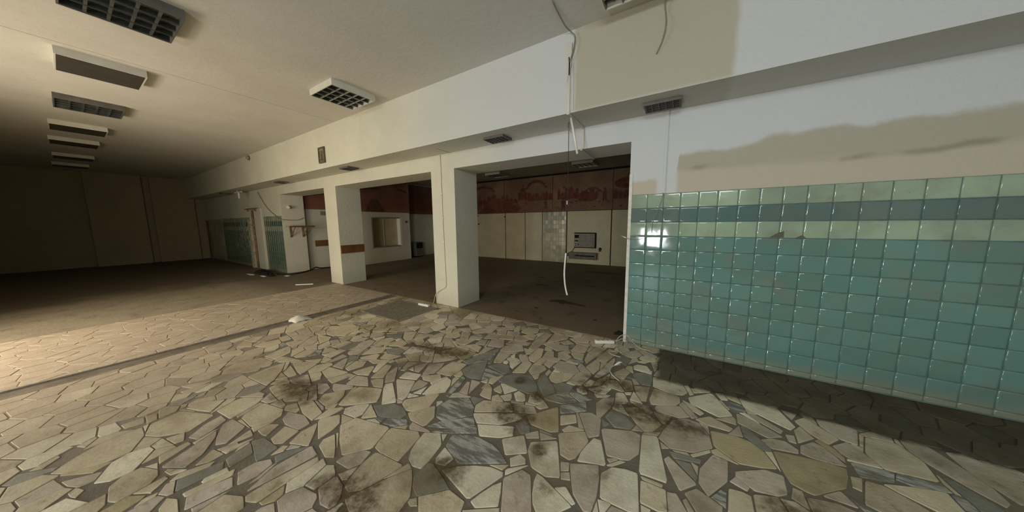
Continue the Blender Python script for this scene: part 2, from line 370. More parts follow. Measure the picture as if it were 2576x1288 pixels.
def get_tile(mat, wd, ht):
    key = (mat.name, round(wd, 3), round(ht, 3), rt.randint(0, 4))
    if key not in variants: variants[key] = tile_mesh('wall_tile', wd, ht, mat, rt.random())
    return variants[key]
tb = finish('tile_bed', B((-.49, XR, Y0-.006, Y0, .0, ZT)), M_TGROUT, w_m)
chips = {(7, 2): 1, (8, 2): 2}
cols = [(-.490, .162)] + [(XB + TW*k, TW) for k in range(17)]
for ci, (x, wd) in enumerate(cols):
    for k in range(12):
        ht = .15 if k < 11 else ZT - 11*.15 - .008
        z = ZT - .15*(k+1) if k < 11 else .008
        o = bpy.data.objects.new('wall_tile', get_tile(rowmat(k), wd, ht)); COL.objects.link(o); o.parent = w_m
        o.location = (x, Y0 - .0055, z)
        o.rotation_euler = (rt.gauss(0, .0022), 0, rt.gauss(0, .0022))
def tile_sheet(name, x0, x1, z0, ztop, mat_of, parent, tw=.15, y=Y0, tilt=.004, rowset=None):
    bm = bmesh.new(); k = 0; tints = []
    rr = random.Random(3); z = ztop
    while z > z0 + .03:
        if rowset is None or k in rowset:
            x = x0
            while x < x1 - .02:
                w_ = min(tw, x1 - x); h_ = min(.15, z - z0); a, b_ = rr.gauss(0, tilt), rr.gauss(0, tilt)
                vs = []
                for px, pz, d in ((0, 0, 0), (w_, 0, 0), (w_, h_, 0), (0, h_, 0)):
                    pass
                g = .002; c0 = [bm.verts.new((x + px, y + .0, z - h_ + pz)) for px, pz in ((g, g), (w_-g, g), (w_-g, h_-g), (g, h_-g))]
                g = .006; c1 = [bm.verts.new((x + px, y - .007 + (px-w_/2)*a + (pz-h_/2)*b_, z - h_ + pz)) for px, pz in ((g, g), (w_-g, g), (w_-g, h_-g), (g, h_-g))]
                for q in range(4): bm.faces.new((c0[q], c0[(q+1) % 4], c1[(q+1) % 4], c1[q]))
                bm.faces.new(c1); tints.append(rr.random())
                x += tw
        z -= .15; k += 1
    o = finish(name, bm, mat_of, parent)
    at = o.data.attributes.new('tint', 'FLOAT', 'FACE')
    for i, d in enumerate(at.data): d.value = tints[i // 5]
    o['kind'] = 'stuff'
    return o
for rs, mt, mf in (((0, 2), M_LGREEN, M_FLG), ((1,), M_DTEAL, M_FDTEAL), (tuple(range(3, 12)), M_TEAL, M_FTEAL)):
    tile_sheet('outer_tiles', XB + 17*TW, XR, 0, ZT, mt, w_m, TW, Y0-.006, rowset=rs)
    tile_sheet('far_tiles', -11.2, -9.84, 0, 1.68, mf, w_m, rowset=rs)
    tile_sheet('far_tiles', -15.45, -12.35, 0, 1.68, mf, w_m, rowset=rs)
finish('far_tile_bed', B((-11.2, -9.84, Y0-.004, Y0, 0, 1.68), (-15.45, -12.35, Y0-.004, Y0, 0, 1.68), (-17.3, -15.5, Y0-.004, Y0, 0, 1.66)), M_TGROUT, w_m)
tile_sheet('pale_tiles', -17.3, -15.5, 0, 1.66, M_WTILE, w_m)
tile_sheet('glossy_tiles', -4.345, -3.44, 0, 1.80, M_WTILE, rw, tw=.105, y=YR-.01, tilt=.018)
finish('panel_backing', B((-4.35, -3.44, YR-.011, YR, 0, 1.80)), M_CREAM, rw)
finish('recess_dark_panel', B((-17.69, -17.32, Y0-.03, Y0, 0, 1.64)), M_RUST, w_m)  # flat dark box standing in for the dark recess in the corner
finish('switch_box', bev(B((-9.95, -9.91, 4.40, 4.52, 1.72, 1.84)), .005, 1), M_GREY, wl)
finish('switch_box', tube(bmesh.new(), [(-9.40, 7.22, 1.50), (-9.37, 7.22, 1.50)], .045, 12), M_HEAT, wl, True)
# chips knocked out of two tiles
for x, z, s in ((.735, 1.262, .05), (.888, 1.256, .035)):
    bm = bmesh.new(); P = [(-s, 0), (s*.9, 0), (s*.85, s*1.1), (s*.2, s*.9), (-s*.5, s*.35)] if s > .04 else [(-s, 0), (s, 0), (s*.5, s*.5), (0, s*.75), (-s*.5, s*.4)]
    a = [bm.verts.new((x+p, Y0-.0152, z+q)) for p, q in P]; b = [bm.verts.new((x+p*.9, Y0-.0142, z+q*.9+.001)) for p, q in P]; b2 = [bm.verts.new((x+p, Y0-.006, z+q)) for p, q in P]
    for i in range(5): bm.faces.new((b2[i], b2[(i+1) % 5], a[(i+1) % 5], a[i])); bm.faces.new((a[i], a[(i+1) % 5], b[(i+1) % 5], b[i]))
    bm.faces.new(b); bmesh.ops.recalc_face_normals(bm, faces=bm.faces[:]); finish('tile_break', bm, M_BROKEN, w_m)
# jamb strip of plaster at the corner, mortar skirting below the tiles
bm = B((-.519, -.487, Y0-.009, Y0+.01, 0, 1.93)); 
finish('corner_bead', bm, M_JAMB, w_m)
finish('buried_conduit', bev(B((-.19, -.165, Y0-.012, Y0, 1.705, ZS)), .004, 2), M_WALL, w_m)
# crumbling pilaster strip and pipe between the far tile fields
finish('bare_strip', bev(B((-12.3, -11.25, Y0-.05, Y0, 0, 1.95)), .01, 2), M_PLAIN, w_m)
finish('broken_edge', B((-12.32, -12.12, Y0-.10, Y0, 0, 1.60)), simple('crumbled_plaster', (.40, .36, .26), .9, var=.3, scale=12, bump=.01), w_m)
t = empty('wall_pipe', (-11.85, Y0-.08, 0), 'rusty vertical pipe on the far wall between two green tiled fields', 'pipe')
finish('pipe', tube(bmesh.new(), [(-11.85, Y0-.08, 0), (-11.85, Y0-.08, 1.9)], .03, 10), M_RUST, t, True)
for z in (.5, 1.4): finish('clamp', B((-11.90, -11.80, Y0-.12, Y0-.0, z, z+.03)), M_RUST, t)
t = empty('wall_rail', (-12.0, Y0-.06, 1.93), 'small dark rail on two brackets above the rusty pipe', 'rail')
finish('rail_bar', bev(B((-12.35, -11.45, Y0-.13, Y0-.09, 1.92, 1.96)), .005, 1), M_RUST, t)
for x in (-12.25, -11.6): finish('bracket', B((x, x+.04, Y0-.1, Y0-.0, 1.86, 1.93)), M_RUST, t)

# ---------------------------------------------------------------- crazy paving
RAW = '''c -1944 758 -1911 718 -1780 694 -1730 724 -1805 765 -1927 822
c -1984 885 -1844 809 -1704 755 -1595 883 -1660 1053 -1963 986
c -2179 840 -2150 816 -1974 740 -1985 844 -2023 923 -2105 939
c -1646 1057 -1644 982 -1587 896 -1520 888 -1368 904 -1385 993 -1410 1104 -1459 1130
w -1431 1137 -1370 1001 -1329 950 -1270 928 -1211 943 -1214 1019 -1238 1130 -1316 1197
w -1305 1194 -1249 1152 -1271 1215
w -1205 1128 -1193 1039 -1165 1012 -1106 1030 -1096 1093
p -1690 712 -1576 724 -1544 784 -1574 864 -1647 844 -1690 763
c -1548 871 -1538 760 -1480 655 -1433 648 -1385 688 -1362 744 -1312 924 -1491 905
c -1404 616 -1317 592 -1110 716 -1128 803 -1186 861 -1255 916 -1316 820 -1393 655
g -1232 910 -1165 844 -1100 820 -981 937 -1047 964 -1209 1014
c -1089 822 -1024 768 -848 874 -867 928 -977 934 -1071 871
p -1593 575 -1490 538 -1402 555 -1434 609 -1488 650 -1540 686 -1592 655
g -1983 1130 -1830 1076 -1672 1148 -1669 1200 -1761 1238 -1858 1229
c -1680 1216 -1599 1176 -1472 1180 -1459 1208 -1470 1285 -1563 1380
v -1755 1126 -1739 1051 -1661 1067 -1578 1137 -1621 1163
v -1844 1057 -1762 1053 -1776 1119
v -1537 1383 -1463 1295 -1393 1289 -1241 1444 -1280 1512 -1400 1592 -1526 1517
v -1445 1196 -1282 1264 -1155 1369 -1223 1433 -1393 1289
v -1423 1185 -1357 1172 -1104 1324 -1140 1369
c -1833 1305 -1774 1217 -1684 1234 -1597 1280 -1584 1319 -1619 1432 -1648 1512
v -1231 1202 -1208 1139 -1058 1076 -803 1229 -877 1274 -956 1298 -1066 1301 -1137 1281 -1230 1235
w -1105 1000 -1058 989 -860 944 -779 1149 -789 1169 -870 1161 -956 1120 -1041 1062
y 241 2156 249 2012 361 1927 471 1959 545 1996 511 2106 458 2169 380 2184
c 269 1548 379 1615 383 1713 347 1719 290 1707
p 300 1761 371 1736 386 1770 332 1813
y -2207 2062 -1972 2070 -1845 2096 -1838 2233 -2128 2232
c -1939 1850 -1917 1718 -1801 1739 -1756 1750 -1749 1867 -1769 1995 -1930 1965
c -3199 333 -3173 185 -3026 147 -2931 196 -2829 311 -2915 456
w -843 945 -802 931 -707 996 -733 1058 -765 1115 -795 1073 -825 1003
p -771 1142 -678 977 -549 1054 -647 1235 -706 1239
w -622 1263 -615 1211 -591 1143 -566 1099 -529 1066 -440 1120 -391 1187 -586 1259
w -931 1369 -845 1274 -732 1357 -820 1471
w -807 1270 -774 1222 -707 1283 -723 1313 -768 1327
w -755 1444 -744 1385 -697 1286 -574 1267 -499 1305 -612 1542
p -822 1487 -796 1458 -723 1502 -758 1559
w -1256 1463 -1166 1398 -1015 1468 -921 1581 -903 1668
w -1153 1391 -1075 1313 -949 1371 -882 1429 -920 1505
g -930 1534 -846 1469 -798 1506 -826 1566 -886 1597
c -631 1606 -557 1450 -497 1441 -469 1473 -437 1642 -482 1714
p -743 1549 -709 1493 -624 1557
y -889 1643 -829 1584 -681 1586 -635 1623 -734 1861
v -729 1876 -693 1793 -531 1923 -571 2033
c -683 1777 -649 1682 -556 1768 -590 1843
p -582 1870 -526 1736 -446 1672 -389 1724 -419 1891 -492 1924
w -455 1550 -453 1457 -299 1514 -370 1691 -415 1686
p -536 1404 -513 1345 -473 1369 -488 1425
p -509 1337 -494 1299 -445 1319 -466 1363
w -506 1234 -393 1193 -381 1211 -455 1271
p -484 1421 -417 1259 -335 1193 -302 1203 -298 1303 -313 1417 -337 1495
c -1302 1523 -1257 1479 -998 1634 -1075 1707 -1277 1626
p -1045 1719 -992 1631 -840 1705 -893 1766
c -887 1770 -844 1760 -795 1813 -845 1857
p -396 1799 -313 1589 -226 1604 -190 1622 -146 1704 -156 1873 -212 1880
p -306 1567 -286 1547 -249 1590 -252 1607
w -151 1884 -129 1559 13 1573 -59 1917
w -313 1449 -282 1302 -142 1305 -100 1325 -146 1627 -255 1541
c -115 1517 -103 1383 -23 1381 18 1396 11 1468 5 1524 -76 1523
w -291 1291 -263 1226 -245 1238 -225 1304
p -241 1240 -141 1300 -223 1293
p -41 1876 -30 1820 10 1844
p -14 1738 69 1557 148 1648 8 1777
g 41 1771 143 1666 152 1696 121 1784
g 11 1821 36 1776 170 1813 176 1845
p -53 1907 15 1847 142 1884 243 1984 233 2105 178 2206 99 2210 22 2144 -31 1993
c 158 2236 230 2207 353 2213 377 2256 253 2324
p 155 1667 191 1603 244 1582 267 1601 298 1809 310 1918 238 1927 164 1768
p 11 1517 18 1396 103 1447 53 1531
p 81 1509 106 1449 132 1465 96 1529
p 89 1558 140 1469 246 1533 250 1570 145 1620
c -118 1547 -107 1528 -12 1531 -9 1551
c -294 2106 -196 1973 -139 1919 -88 1950 -40 2055 -214 2165
c -105 2177 -41 2065 -19 2078 16 2183
p -495 2053 -453 1892 -425 1904 -377 2098 -386 2195 -463 2149
g -416 1893 -386 1819 -355 1868
g -400 1934 -323 1857 -224 1887 -204 1948 -294 2031 -372 2041
w 122 2501 136 2420 308 2346 397 2415 288 2666
w 314 2681 347 2598 392 2616 366 2712
v 353 2584 403 2465 485 2513 477 2581 421 2607
w 407 2652 506 2558 605 2495 706 2438 745 2494 692 2684 503 2727
p 412 2344 560 2269 645 2332 472 2452 421 2459
p 487 2499 529 2442 640 2360 662 2405 538 2514
p 711 2680 747 2579 797 2676
c 79 2439 146 2327 194 2301 219 2339 148 2410
c 142 2659 162 2591 280 2671 282 2702
c 757 2572 802 2464 870 2392 948 2489 827 2651
p 890 2591 953 2492 1023 2475 1086 2661 1006 2690 892 2674
p 886 2393 902 2340 930 2305 1054 2316 1037 2376 976 2480
p 497 2263 552 2169 684 2201 693 2238 645 2290
p 663 2367 665 2302 701 2299 709 2381
p 695 2216 740 2198 828 2201 890 2217 861 2293 824 2356 793 2370 715 2291
y 556 2148 561 2027 579 1916 634 1891 666 1888 821 2026 860 2122 879 2198 809 2196 681 2177
p 332 1817 406 1760 500 1783 546 1822 560 1954 481 1952 337 1852
c 388 1619 520 1698 499 1777 394 1733
p 622 1760 812 1874 743 1888 623 1852
p 702 1905 824 1906 781 2002 705 1934
v 917 2162 1055 2202 1096 2302 921 2277
c 1023 2397 1046 2298 1114 2208 1254 2264 1265 2328 1286 2497 1239 2621 1101 2606
p 1264 2587 1295 2488 1376 2354 1439 2281 1471 2320 1476 2432 1440 2541 1401 2647 1381 2690 1273 2683
p 1447 2674 1449 2553 1476 2303 1483 2278 1649 2565 1601 2631 1527 2707
p 1545 2680 1578 2630 1654 2574 1704 2660 1620 2697
g 1298 2391 1317 2178 1415 2237 1407 2277 1374 2325 1334 2382
c 999 2162 1044 2127 1143 2074 1248 2137 1250 2256 1130 2218
c 857 1951 907 1931 1110 2054 1074 2091 993 2147 929 2145
c -2916 1253 -2889 1169 -2713 1137 -2649 1298
c -2702 1132 -2588 1120 -2559 1301 -2632 1289
p -2965 1421 -2914 1275 -2766 1301 -2813 1348 -2945 1448
p -3092 1467 -3036 1274 -3008 1320 -2993 1467
c -3285 1345 -3111 1351 -3149 1536
c -2817 1462 -2763 1322 -2683 1310 -2644 1434 -2703 1507
p -3212 1834 -3175 1676 -3082 1514 -3018 1494 -2931 1553 -3035 1758 -3105 1856
c -2974 1728 -2901 1563 -2748 1711 -2796 1788
c -2850 1520 -2805 1508 -2663 1591 -2719 1669 -2775 1669
c -2705 1719 -2647 1616 -2522 1682 -2496 1776
c -3076 1935 -3010 1773 -2932 1800 -2911 1889 -2931 2030
c -2856 2054 -2850 1848 -2685 1926 -2706 2009
g -2790 1791 -2695 1742 -2533 1787 -2561 1872 -2682 1890
c -2705 1528 -2599 1517 -2503 1618 -2522 1674
c -2624 1319 -2539 1319 -2432 1364 -2531 1487 -2569 1485
p -2528 1307 -2472 1177 -2363 1220 -2269 1265 -2406 1342
c -2479 1574 -2377 1348 -2273 1410 -2403 1591
c -2333 1327 -2222 1282 -2135 1313 -2251 1399 -2312 1374
p -2344 1611 -2315 1470 -2190 1367 -2139 1431 -2292 1574
w -2167 1358 -2130 1315 -1944 1160 -1864 1251 -2132 1407
w -2151 1458 -1897 1286 -1842 1292 -1845 1336 -1979 1531
w -2180 1588 -2149 1483 -1981 1547 -2013 1630
c -1978 1608 -1932 1576 -1846 1593 -1809 1684 -1870 1727
w -1800 1543 -1767 1421 -1625 1554 -1657 1639 -1702 1701 -1776 1722
p -1962 1559 -1952 1496 -1891 1396 -1841 1498 -1850 1568
w -1846 1398 -1778 1424 -1819 1526
w -1886 1379 -1834 1333 -1771 1399
p -2086 1778 -2012 1637 -1922 1715 -1947 1818 -1986 1908
p -2194 1700 -2123 1635 -2063 1644 -2128 1824
w -2198 1630 -2128 1632 -2195 1686
c -2326 1722 -2280 1621 -2233 1636 -2227 1766
c -2482 1675 -2392 1654 -2348 1739 -2421 1773
c -2515 1798 -2336 1746 -2247 1798 -2329 1875 -2451 1868
c -2223 1986 -2096 1843 -2010 1923 -1934 2028 -2059 2017
w -2258 1815 -2215 1802 -2112 1834 -2131 1867
c -2455 2079 -2320 2067 -2356 2119
c -2664 2074 -2582 2043 -2532 2072 -2568 2150 -2637 2181
c -3045 2224 -2889 2088 -2799 2055 -2757 2122 -2896 2311
c -2825 2282 -2753 2146 -2659 2200 -2627 2351
w -3208 1880 -3115 1870 -3091 1970 -3136 2009
c -3383 1980 -3271 1886 -3221 1904 -3175 2009 -3221 2074
c -3297 2228 -3214 2078 -3098 2170 -2981 2311 -3196 2339
g -3172 2068 -3123 2017 -3010 2017 -2893 2064 -3015 2183
c -3368 1702 -3317 1711 -3230 1783 -3259 1871 -3357 1825
c -3630 1957 -3441 1922 -3365 1943 -3437 1996 -3630 2008
c -3494 2074 -3416 2008 -3244 2108 -3306 2197
c -4122 1827 -3978 1705 -3856 1657 -3704 1666 -3588 1908 -3758 2038
c -3598 1673 -3531 1691 -3473 1812 -3532 1893
w -3609 1571 -3563 1429 -3473 1390 -3435 1412 -3485 1533
c -3932 1589 -3801 1533 -3601 1465 -3619 1576 -3693 1639
c -3422 1438 -3317 1359 -3289 1384 -3248 1486 -3365 1490
g -3312 1694 -3281 1502 -3150 1544 -3219 1769
c -3421 1671 -3412 1499 -3321 1515 -3334 1691
c -2330 1213 -2318 1122 -2234 996 -2190 1007 -2085 1094 -2001 1170 -2038 1221 -2127 1302
c -2481 1006 -2434 939 -2316 932 -2263 997 -2311 1078 -2382 1125
c -2354 1172 -2310 1103 -2291 1138 -2349 1212
p -2698 1054 -2535 983 -2499 1005 -2531 1078 -2626 1097
v -1667 1829 -1633 1653 -1581 1512 -1554 1519 -1575 1645 -1604 1782
g -1746 1883 -1667 1829 -1583 1818 -1482 1854 -1632 2161 -1716 2053
v -1571 2027 -1490 1855 -1447 1863 -1337 2024 -1533 2036
g -1566 2071 -1343 2032 -1321 2096 -1387 2190 -1499 2180
g -1850 2018 -1754 2002 -1698 2152 -1647 2375 -1686 2457 -1805 2183
p -1845 2400 -1808 2197 -1768 2287 -1744 2441
v -1682 2131 -1619 2154 -1617 2262 -1658 2343
c -1640 2388 -1566 2156 -1487 2195 -1501 2411
c -2073 2322 -1927 2280 -1836 2264 -1881 2379 -1988 2410
c -2269 2345 -2184 2296 -2079 2328 -2066 2495 -2136 2474
c -2386 2609 -2260 2434 -2192 2517 -2241 2623
c -2267 2666 -2193 2639 -2030 2793 -2055 3002 -2174 2907
p -1906 2620 -1845 2437 -1689 2473 -1670 2521 -1765 2681
p -2013 2536 -2005 2420 -1953 2412 -1880 2435 -1935 2582
p -1672 2577 -1655 2422 -1632 2401 -1506 2458 -1415 2546 -1502 2657
p -1691 2704 -1687 2587 -1446 2616 -1439 2771
c -1457 2903 -1395 2610 -1315 2605 -1317 2923 -1326 3133 -1411 3130
c -1319 2691 -1307 2444 -1259 2381 -1198 2373 -1188 2514 -1245 2698
c -1305 2295 -1297 2091 -1184 2152 -1208 2338 -1258 2367
w -1433 2263 -1369 2173 -1330 2156 -1323 2314 -1382 2353
w -1488 2231 -1467 2200 -1425 2203 -1425 2239 -1469 2272
w -1485 2371 -1465 2351 -1424 2360 -1461 2434
c -1197 2330 -1179 2205 -1126 2155 -1063 2223 -1040 2314 -1085 2368
c -1197 2674 -1177 2505 -1116 2480 -1076 2580 -1126 2698
c -1111 2395 -1024 2350 -1014 2481 -1105 2471
p -1020 2326 -1018 2237 -984 2202 -981 2297
p -1007 2387 -883 2330 -777 2355 -749 2434 -835 2544 -990 2539
c -983 2361 -963 2197 -924 2151 -869 2145 -795 2239 -778 2342
c -1314 3163 -1289 2879 -1250 2882 -1111 3085 -1117 3166
c -1156 2957 -1088 2919 -994 2993 -1095 3063
p -1292 2799 -1094 2726 -1006 2838 -1027 2917 -1200 2873
p -1074 2695 -1027 2578 -936 2571 -913 2676 -1038 2767
g -1045 2185 -1012 2054 -886 1925 -822 2031 -829 2077 -1014 2227
g -1350 1910 -1019 1884 -949 1916 -1060 2164 -1254 2098 -1350 1980
w -1287 1886 -1179 1780 -1100 1906 -1242 1917
c -1298 1789 -1274 1773 -1210 1771 -1211 1800 -1283 1871
c -1376 1753 -1350 1668 -1304 1658 -1233 1663 -1312 1791
p -1549 1803 -1483 1700 -1435 1627 -1452 1815
w -1196 1741 -1131 1706 -1092 1738 -1100 1770 -1132 1817
w -1115 1828 -1054 1756 -998 1772 -990 1799 -1029 1859 -1098 1877
w -990 1883 -962 1788 -851 1804 -827 1843 -933 1906
v -876 1903 -842 1887 -719 1907 -623 1991 -656 2015 -823 1982
w -1829 1720 -1638 1546 -1628 1573 -1679 1670 -1728 1721
c -2028 2992 -1915 2956 -1830 3006 -1853 3094
c -1730 3064 -1703 2983 -1587 2970 -1507 3074 -1541 3199 -1700 3182
c -1906 3115 -1790 2956 -1724 2971 -1810 3171
c -2509 2660 -2393 2629 -2308 2703 -2386 2770
w -2676 2667 -2632 2564 -2609 2552 -2517 2656 -2609 2706
c -787 2243 -703 2215 -668 2225 -631 2442 -755 2444
c -973 2840 -878 2827 -821 2844 -825 2999 -966 3010
c -949 2752 -879 2666 -795 2669 -818 2812 -909 2817
c -691 2160 -672 2120 -615 2105 -589 2140 -656 2222
c -792 2861 -782 2692 -740 2614 -635 3092 -759 3038
c -681 2767 -646 2727 -575 2740 -507 3045 -616 3068
c -727 2552 -629 2455 -601 2573 -630 2737 -682 2744
p -613 2416 -566 2432 -502 2593 -503 2827 -524 2905 -567 2675
c -542 2423 -482 2447 -493 2548
c -470 2574 -451 2560 -354 2594 -333 2668 -401 2718
c -459 2544 -419 2507 -367 2515 -353 2588
w -603 2206 -534 2182 -459 2203 -432 2308 -506 2316
c -657 2243 -636 2228 -590 2272 -580 2355 -628 2349
w -329 2801 -316 2742 -223 2733 -173 2788 -215 2868 -297 2854
c -310 2911 -237 2918 -203 2974 -266 2981
g -310 2620 -224 2510 -153 2521 -146 2623 -157 2759 -301 2674
c -276 2448 -249 2352 -196 2262 -162 2274 -157 2407 -155 2498
p -305 2551 -278 2467 -238 2502 -269 2550
w -146 2681 -133 2521 19 2482 84 2511 119 2570 84 2693 -123 2712
c -144 2320 -125 2252 39 2334 67 2392 63 2470 -122 2497
p -186 2970 -138 2783 -119 2884 -128 3018
w -329 2314 -315 2284 -279 2300 -276 2345
p -478 3029 -448 2998 -326 2991 -279 3097 -351 3188
p -332 3182 -248 3084 -160 3074 -135 3134 -294 3239
p -483 2100 -475 2028 -410 2067 -378 2136 -381 2225 -416 2233
g -519 2940 -492 2833 -389 2780 -371 2934 -446 2983
c -2692 288 -2673 166 -2580 156 -2608 221 -2646 295
p -2671 415 -2598 274 -2537 157 -2410 230 -2459 310 -2595 395
p -2861 477 -2827 381 -2745 297 -2670 324 -2698 399 -2760 483
p -2733 510 -2718 456 -2507 361 -2458 416 -2533 517 -2557 532
c -2479 540 -2427 409 -2408 463 -2398 531
c -2461 356 -2383 264 -2345 318 -2354 381
c -2397 378 -2339 382 -2356 529
g -2337 506 -2104 463 -2103 508 -2121 576 -2305 560
g -2317 500 -2289 374 -2184 366 -2204 478
c -2431 627 -2425 562 -2346 563 -2309 575 -2365 667
c -2311 679 -2254 582 -2177 571 -2136 609 -2174 712
c -2154 715 -2101 625 -1966 681 -2043 744 -2149 816
c -2770 699 -2724 571 -2689 547 -2529 549 -2507 557 -2449 658 -2468 712 -2542 748
c -3015 592 -2961 475 -2750 500 -2805 665 -2858 725 -3005 638
c -3217 358 -3100 398 -2988 447 -3100 554 -3181 480
c -3380 291 -3365 246 -3221 229 -3218 254 -3229 315 -3295 342
c -2865 216 -2739 239 -2735 276 -2839 296
c -2383 206 -2349 163 -2326 220 -2296 312 -2322 339
c -2182 186 -2141 189 -2102 362 -2144 383 -2161 307
p -2133 194 -2040 171 -2005 339 -2086 358 -2129 247
g -2348 194 -2230 168 -2207 345 -2284 369
p -1966 503 -1902 366 -1885 435 -1843 679 -1951 694
c -1874 435 -1873 355 -1836 345 -1778 375 -1784 662 -1824 675
p -2114 387 -1995 354 -1975 438 -2001 510 -2050 517 -2105 455
c -2114 597 -2087 525 -2057 582 -2079 617
g -2055 537 -1995 521 -1962 679 -2037 602
c -1980 302 -1973 237 -1967 200 -1804 298 -1803 334 -1881 350
c -2214 139 -2162 107 -2127 103 -2044 154 -2158 167
c -2562 848 -2353 803 -2208 802 -2236 884 -2469 917
p -2470 756 -2416 699 -2332 686 -2185 706 -2189 782 -2318 801
c -2637 33 -2582 -14 -2450 -25 -2406 -3 -2425 110 -2494 159 -2637 100
c -3341 74 -3259 83 -3236 167 -3334 173
c -3412 291 -3269 190 -3197 191 -3242 308 -3357 324
c -3179 150 -3166 -25 -3097 -118 -3021 -184 -2959 -147 -2875 -7 -2889 83 -3038 148
p -2868 -150 -2788 -132 -2727 -101 -2729 -47 -2785 -23
c -2736 -106 -2711 -132 -2662 -125 -2629 -111 -2670 -84
c -3300 -27 -3260 -98 -3197 -69 -3275 -21
c -3227 -158 -3163 -250 -3126 -207 -3192 -152
c -2314 73 -2281 41 -2281 110 -2304 124
c -4055 837 -3861 714 -3839 849 -3868 1016 -4021 1073
c -3855 1248 -3797 1006 -3655 1022 -3577 1036 -3636 1188 -3766 1241
c -3847 782 -3760 687 -3681 653 -3583 738 -3470 959 -3531 1000 -3783 980
c -3539 1124 -3513 1026 -3449 1048 -3321 1170
c -3301 1067 -3190 970 -3050 962 -3034 1022
c -3433 938 -3398 768 -3230 781 -3056 802 -3112 875 -3259 984 -3419 1065
c -3339 1097 -3103 1048 -3002 1041 -3097 1225 -3230 1193
c -4520 1035 -4408 943 -4360 932 -4213 1018 -4324 1054
w -4373 754 -4290 767 -4280 901 -4333 908
c -4262 1132 -4209 1040 -4038 1101 -4039 1242 -4146 1265
c -4264 1380 -4257 1290 -4078 1262 -4066 1356
c -3996 1247 -3801 1260 -3797 1342 -3945 1519
p -2992 946 -2921 940 -2834 957 -2734 1016 -2956 1082
c -3011 852 -2998 803 -2868 784 -2713 776 -2700 1002 -2922 916
p -3709 403 -3579 447 -3568 522 -3597 588
c -3558 353 -3443 313 -3419 396 -3484 439
c -3400 510 -3357 432 -3344 481'''
def parea(P): return .5*sum(P[i][0]*P[(i+1) % len(P)][1] - P[(i+1) % len(P)][0]*P[i][1] for i in range(len(P)))
def clip(P, ax, ay, nx, ny, off=0.0):        # keep (p-a).n >= off
    out = []; D = [(p[0]-ax)*nx + (p[1]-ay)*ny - off for p in P]
    for i in range(len(P)):
        j = (i+1) % len(P)
        if D[i] >= 0: out.append(P[i])
        if (D[i] >= 0) != (D[j] >= 0):
            t = D[i]/(D[i]-D[j]); out.append((P[i][0]+(P[j][0]-P[i][0])*t, P[i][1]+(P[j][1]-P[i][1])*t))
    return out
def avoid(P, Q, gap):
    best = []; ba = -1
    for i in range(len(Q)):
        a, b = Q[i], Q[(i+1) % len(Q)]; dx, dy = b[0]-a[0], b[1]-a[1]; L = math.hypot(dx, dy)
        if L < 1e-6: continue
        C_ = clip(P, a[0], a[1], dy/L, -dx/L, gap)
        if len(C_) >= 3:
            A = parea(C_)
            if A > ba: ba = A; best = C_
    return best
def bb(P): xs_ = [p[0] for p in P]; ys_ = [p[1] for p in P]; return min(xs_), max(xs_), min(ys_), max(ys_)
def hit(a, b, g=.01): return a[0]-g < b[1] and b[0]-g < a[1] and a[2]-g < b[3] and b[2]-g < a[3]
placed = []
limits = [(-4.70+.004, 0, 1, 0), (0, Y0-.004, 0, -1)]
for line in RAW.strip().split('\n'):
    q = line.split(); c_ = [int(v)/1000 for v in q[1:]]; P = list(zip(c_[::2], c_[1::2]))
    for ax, ay, nx, ny in limits:
        P = clip(P, ax, ay, nx, ny)
        if len(P) < 3: break
    if len(P) < 3: continue
    A0 = parea(P); pb = bb(P)
    for kk, Q, qb in placed:
        if hit(pb, qb, .0):
            P = avoid(P, Q, .004)
            if len(P) < 3: break
    if len(P) < 3 or parea(P) < .35*A0 or parea(P) < .0008: continue
    placed.append((q[0], P, bb(P)))
GR = (-4.40, -3.42, 2.42, 3.18)                    # grate pit
nt = len(placed); rs = random.Random(11); sites = []
cell = {}
for _ in range(26000):
    x, y = rs.uniform(-7.05, XR-.2), rs.uniform(-1.6, Y0-.02)
    r = rs.choice((.10, .13, .16, .20))
    if x < -5: r *= 1.15
    gx, gy = int(x/.25), int(y/.25); ok = True
    for i in range(gx-2, gx+3):
        for j in range(gy-2, gy+3):
            for (a, b, rr_) in cell.get((i, j), ()):
                if (a-x)**2 + (b-y)**2 < ((r+rr_)/2)**2: ok = False; break
            if not ok: break
        if not ok: break
    if ok: cell.setdefault((gx, gy), []).append((x, y, r)); sites.append((x, y, r))
SA = np.array([s_[:2] for s_ in sites])
fill = []
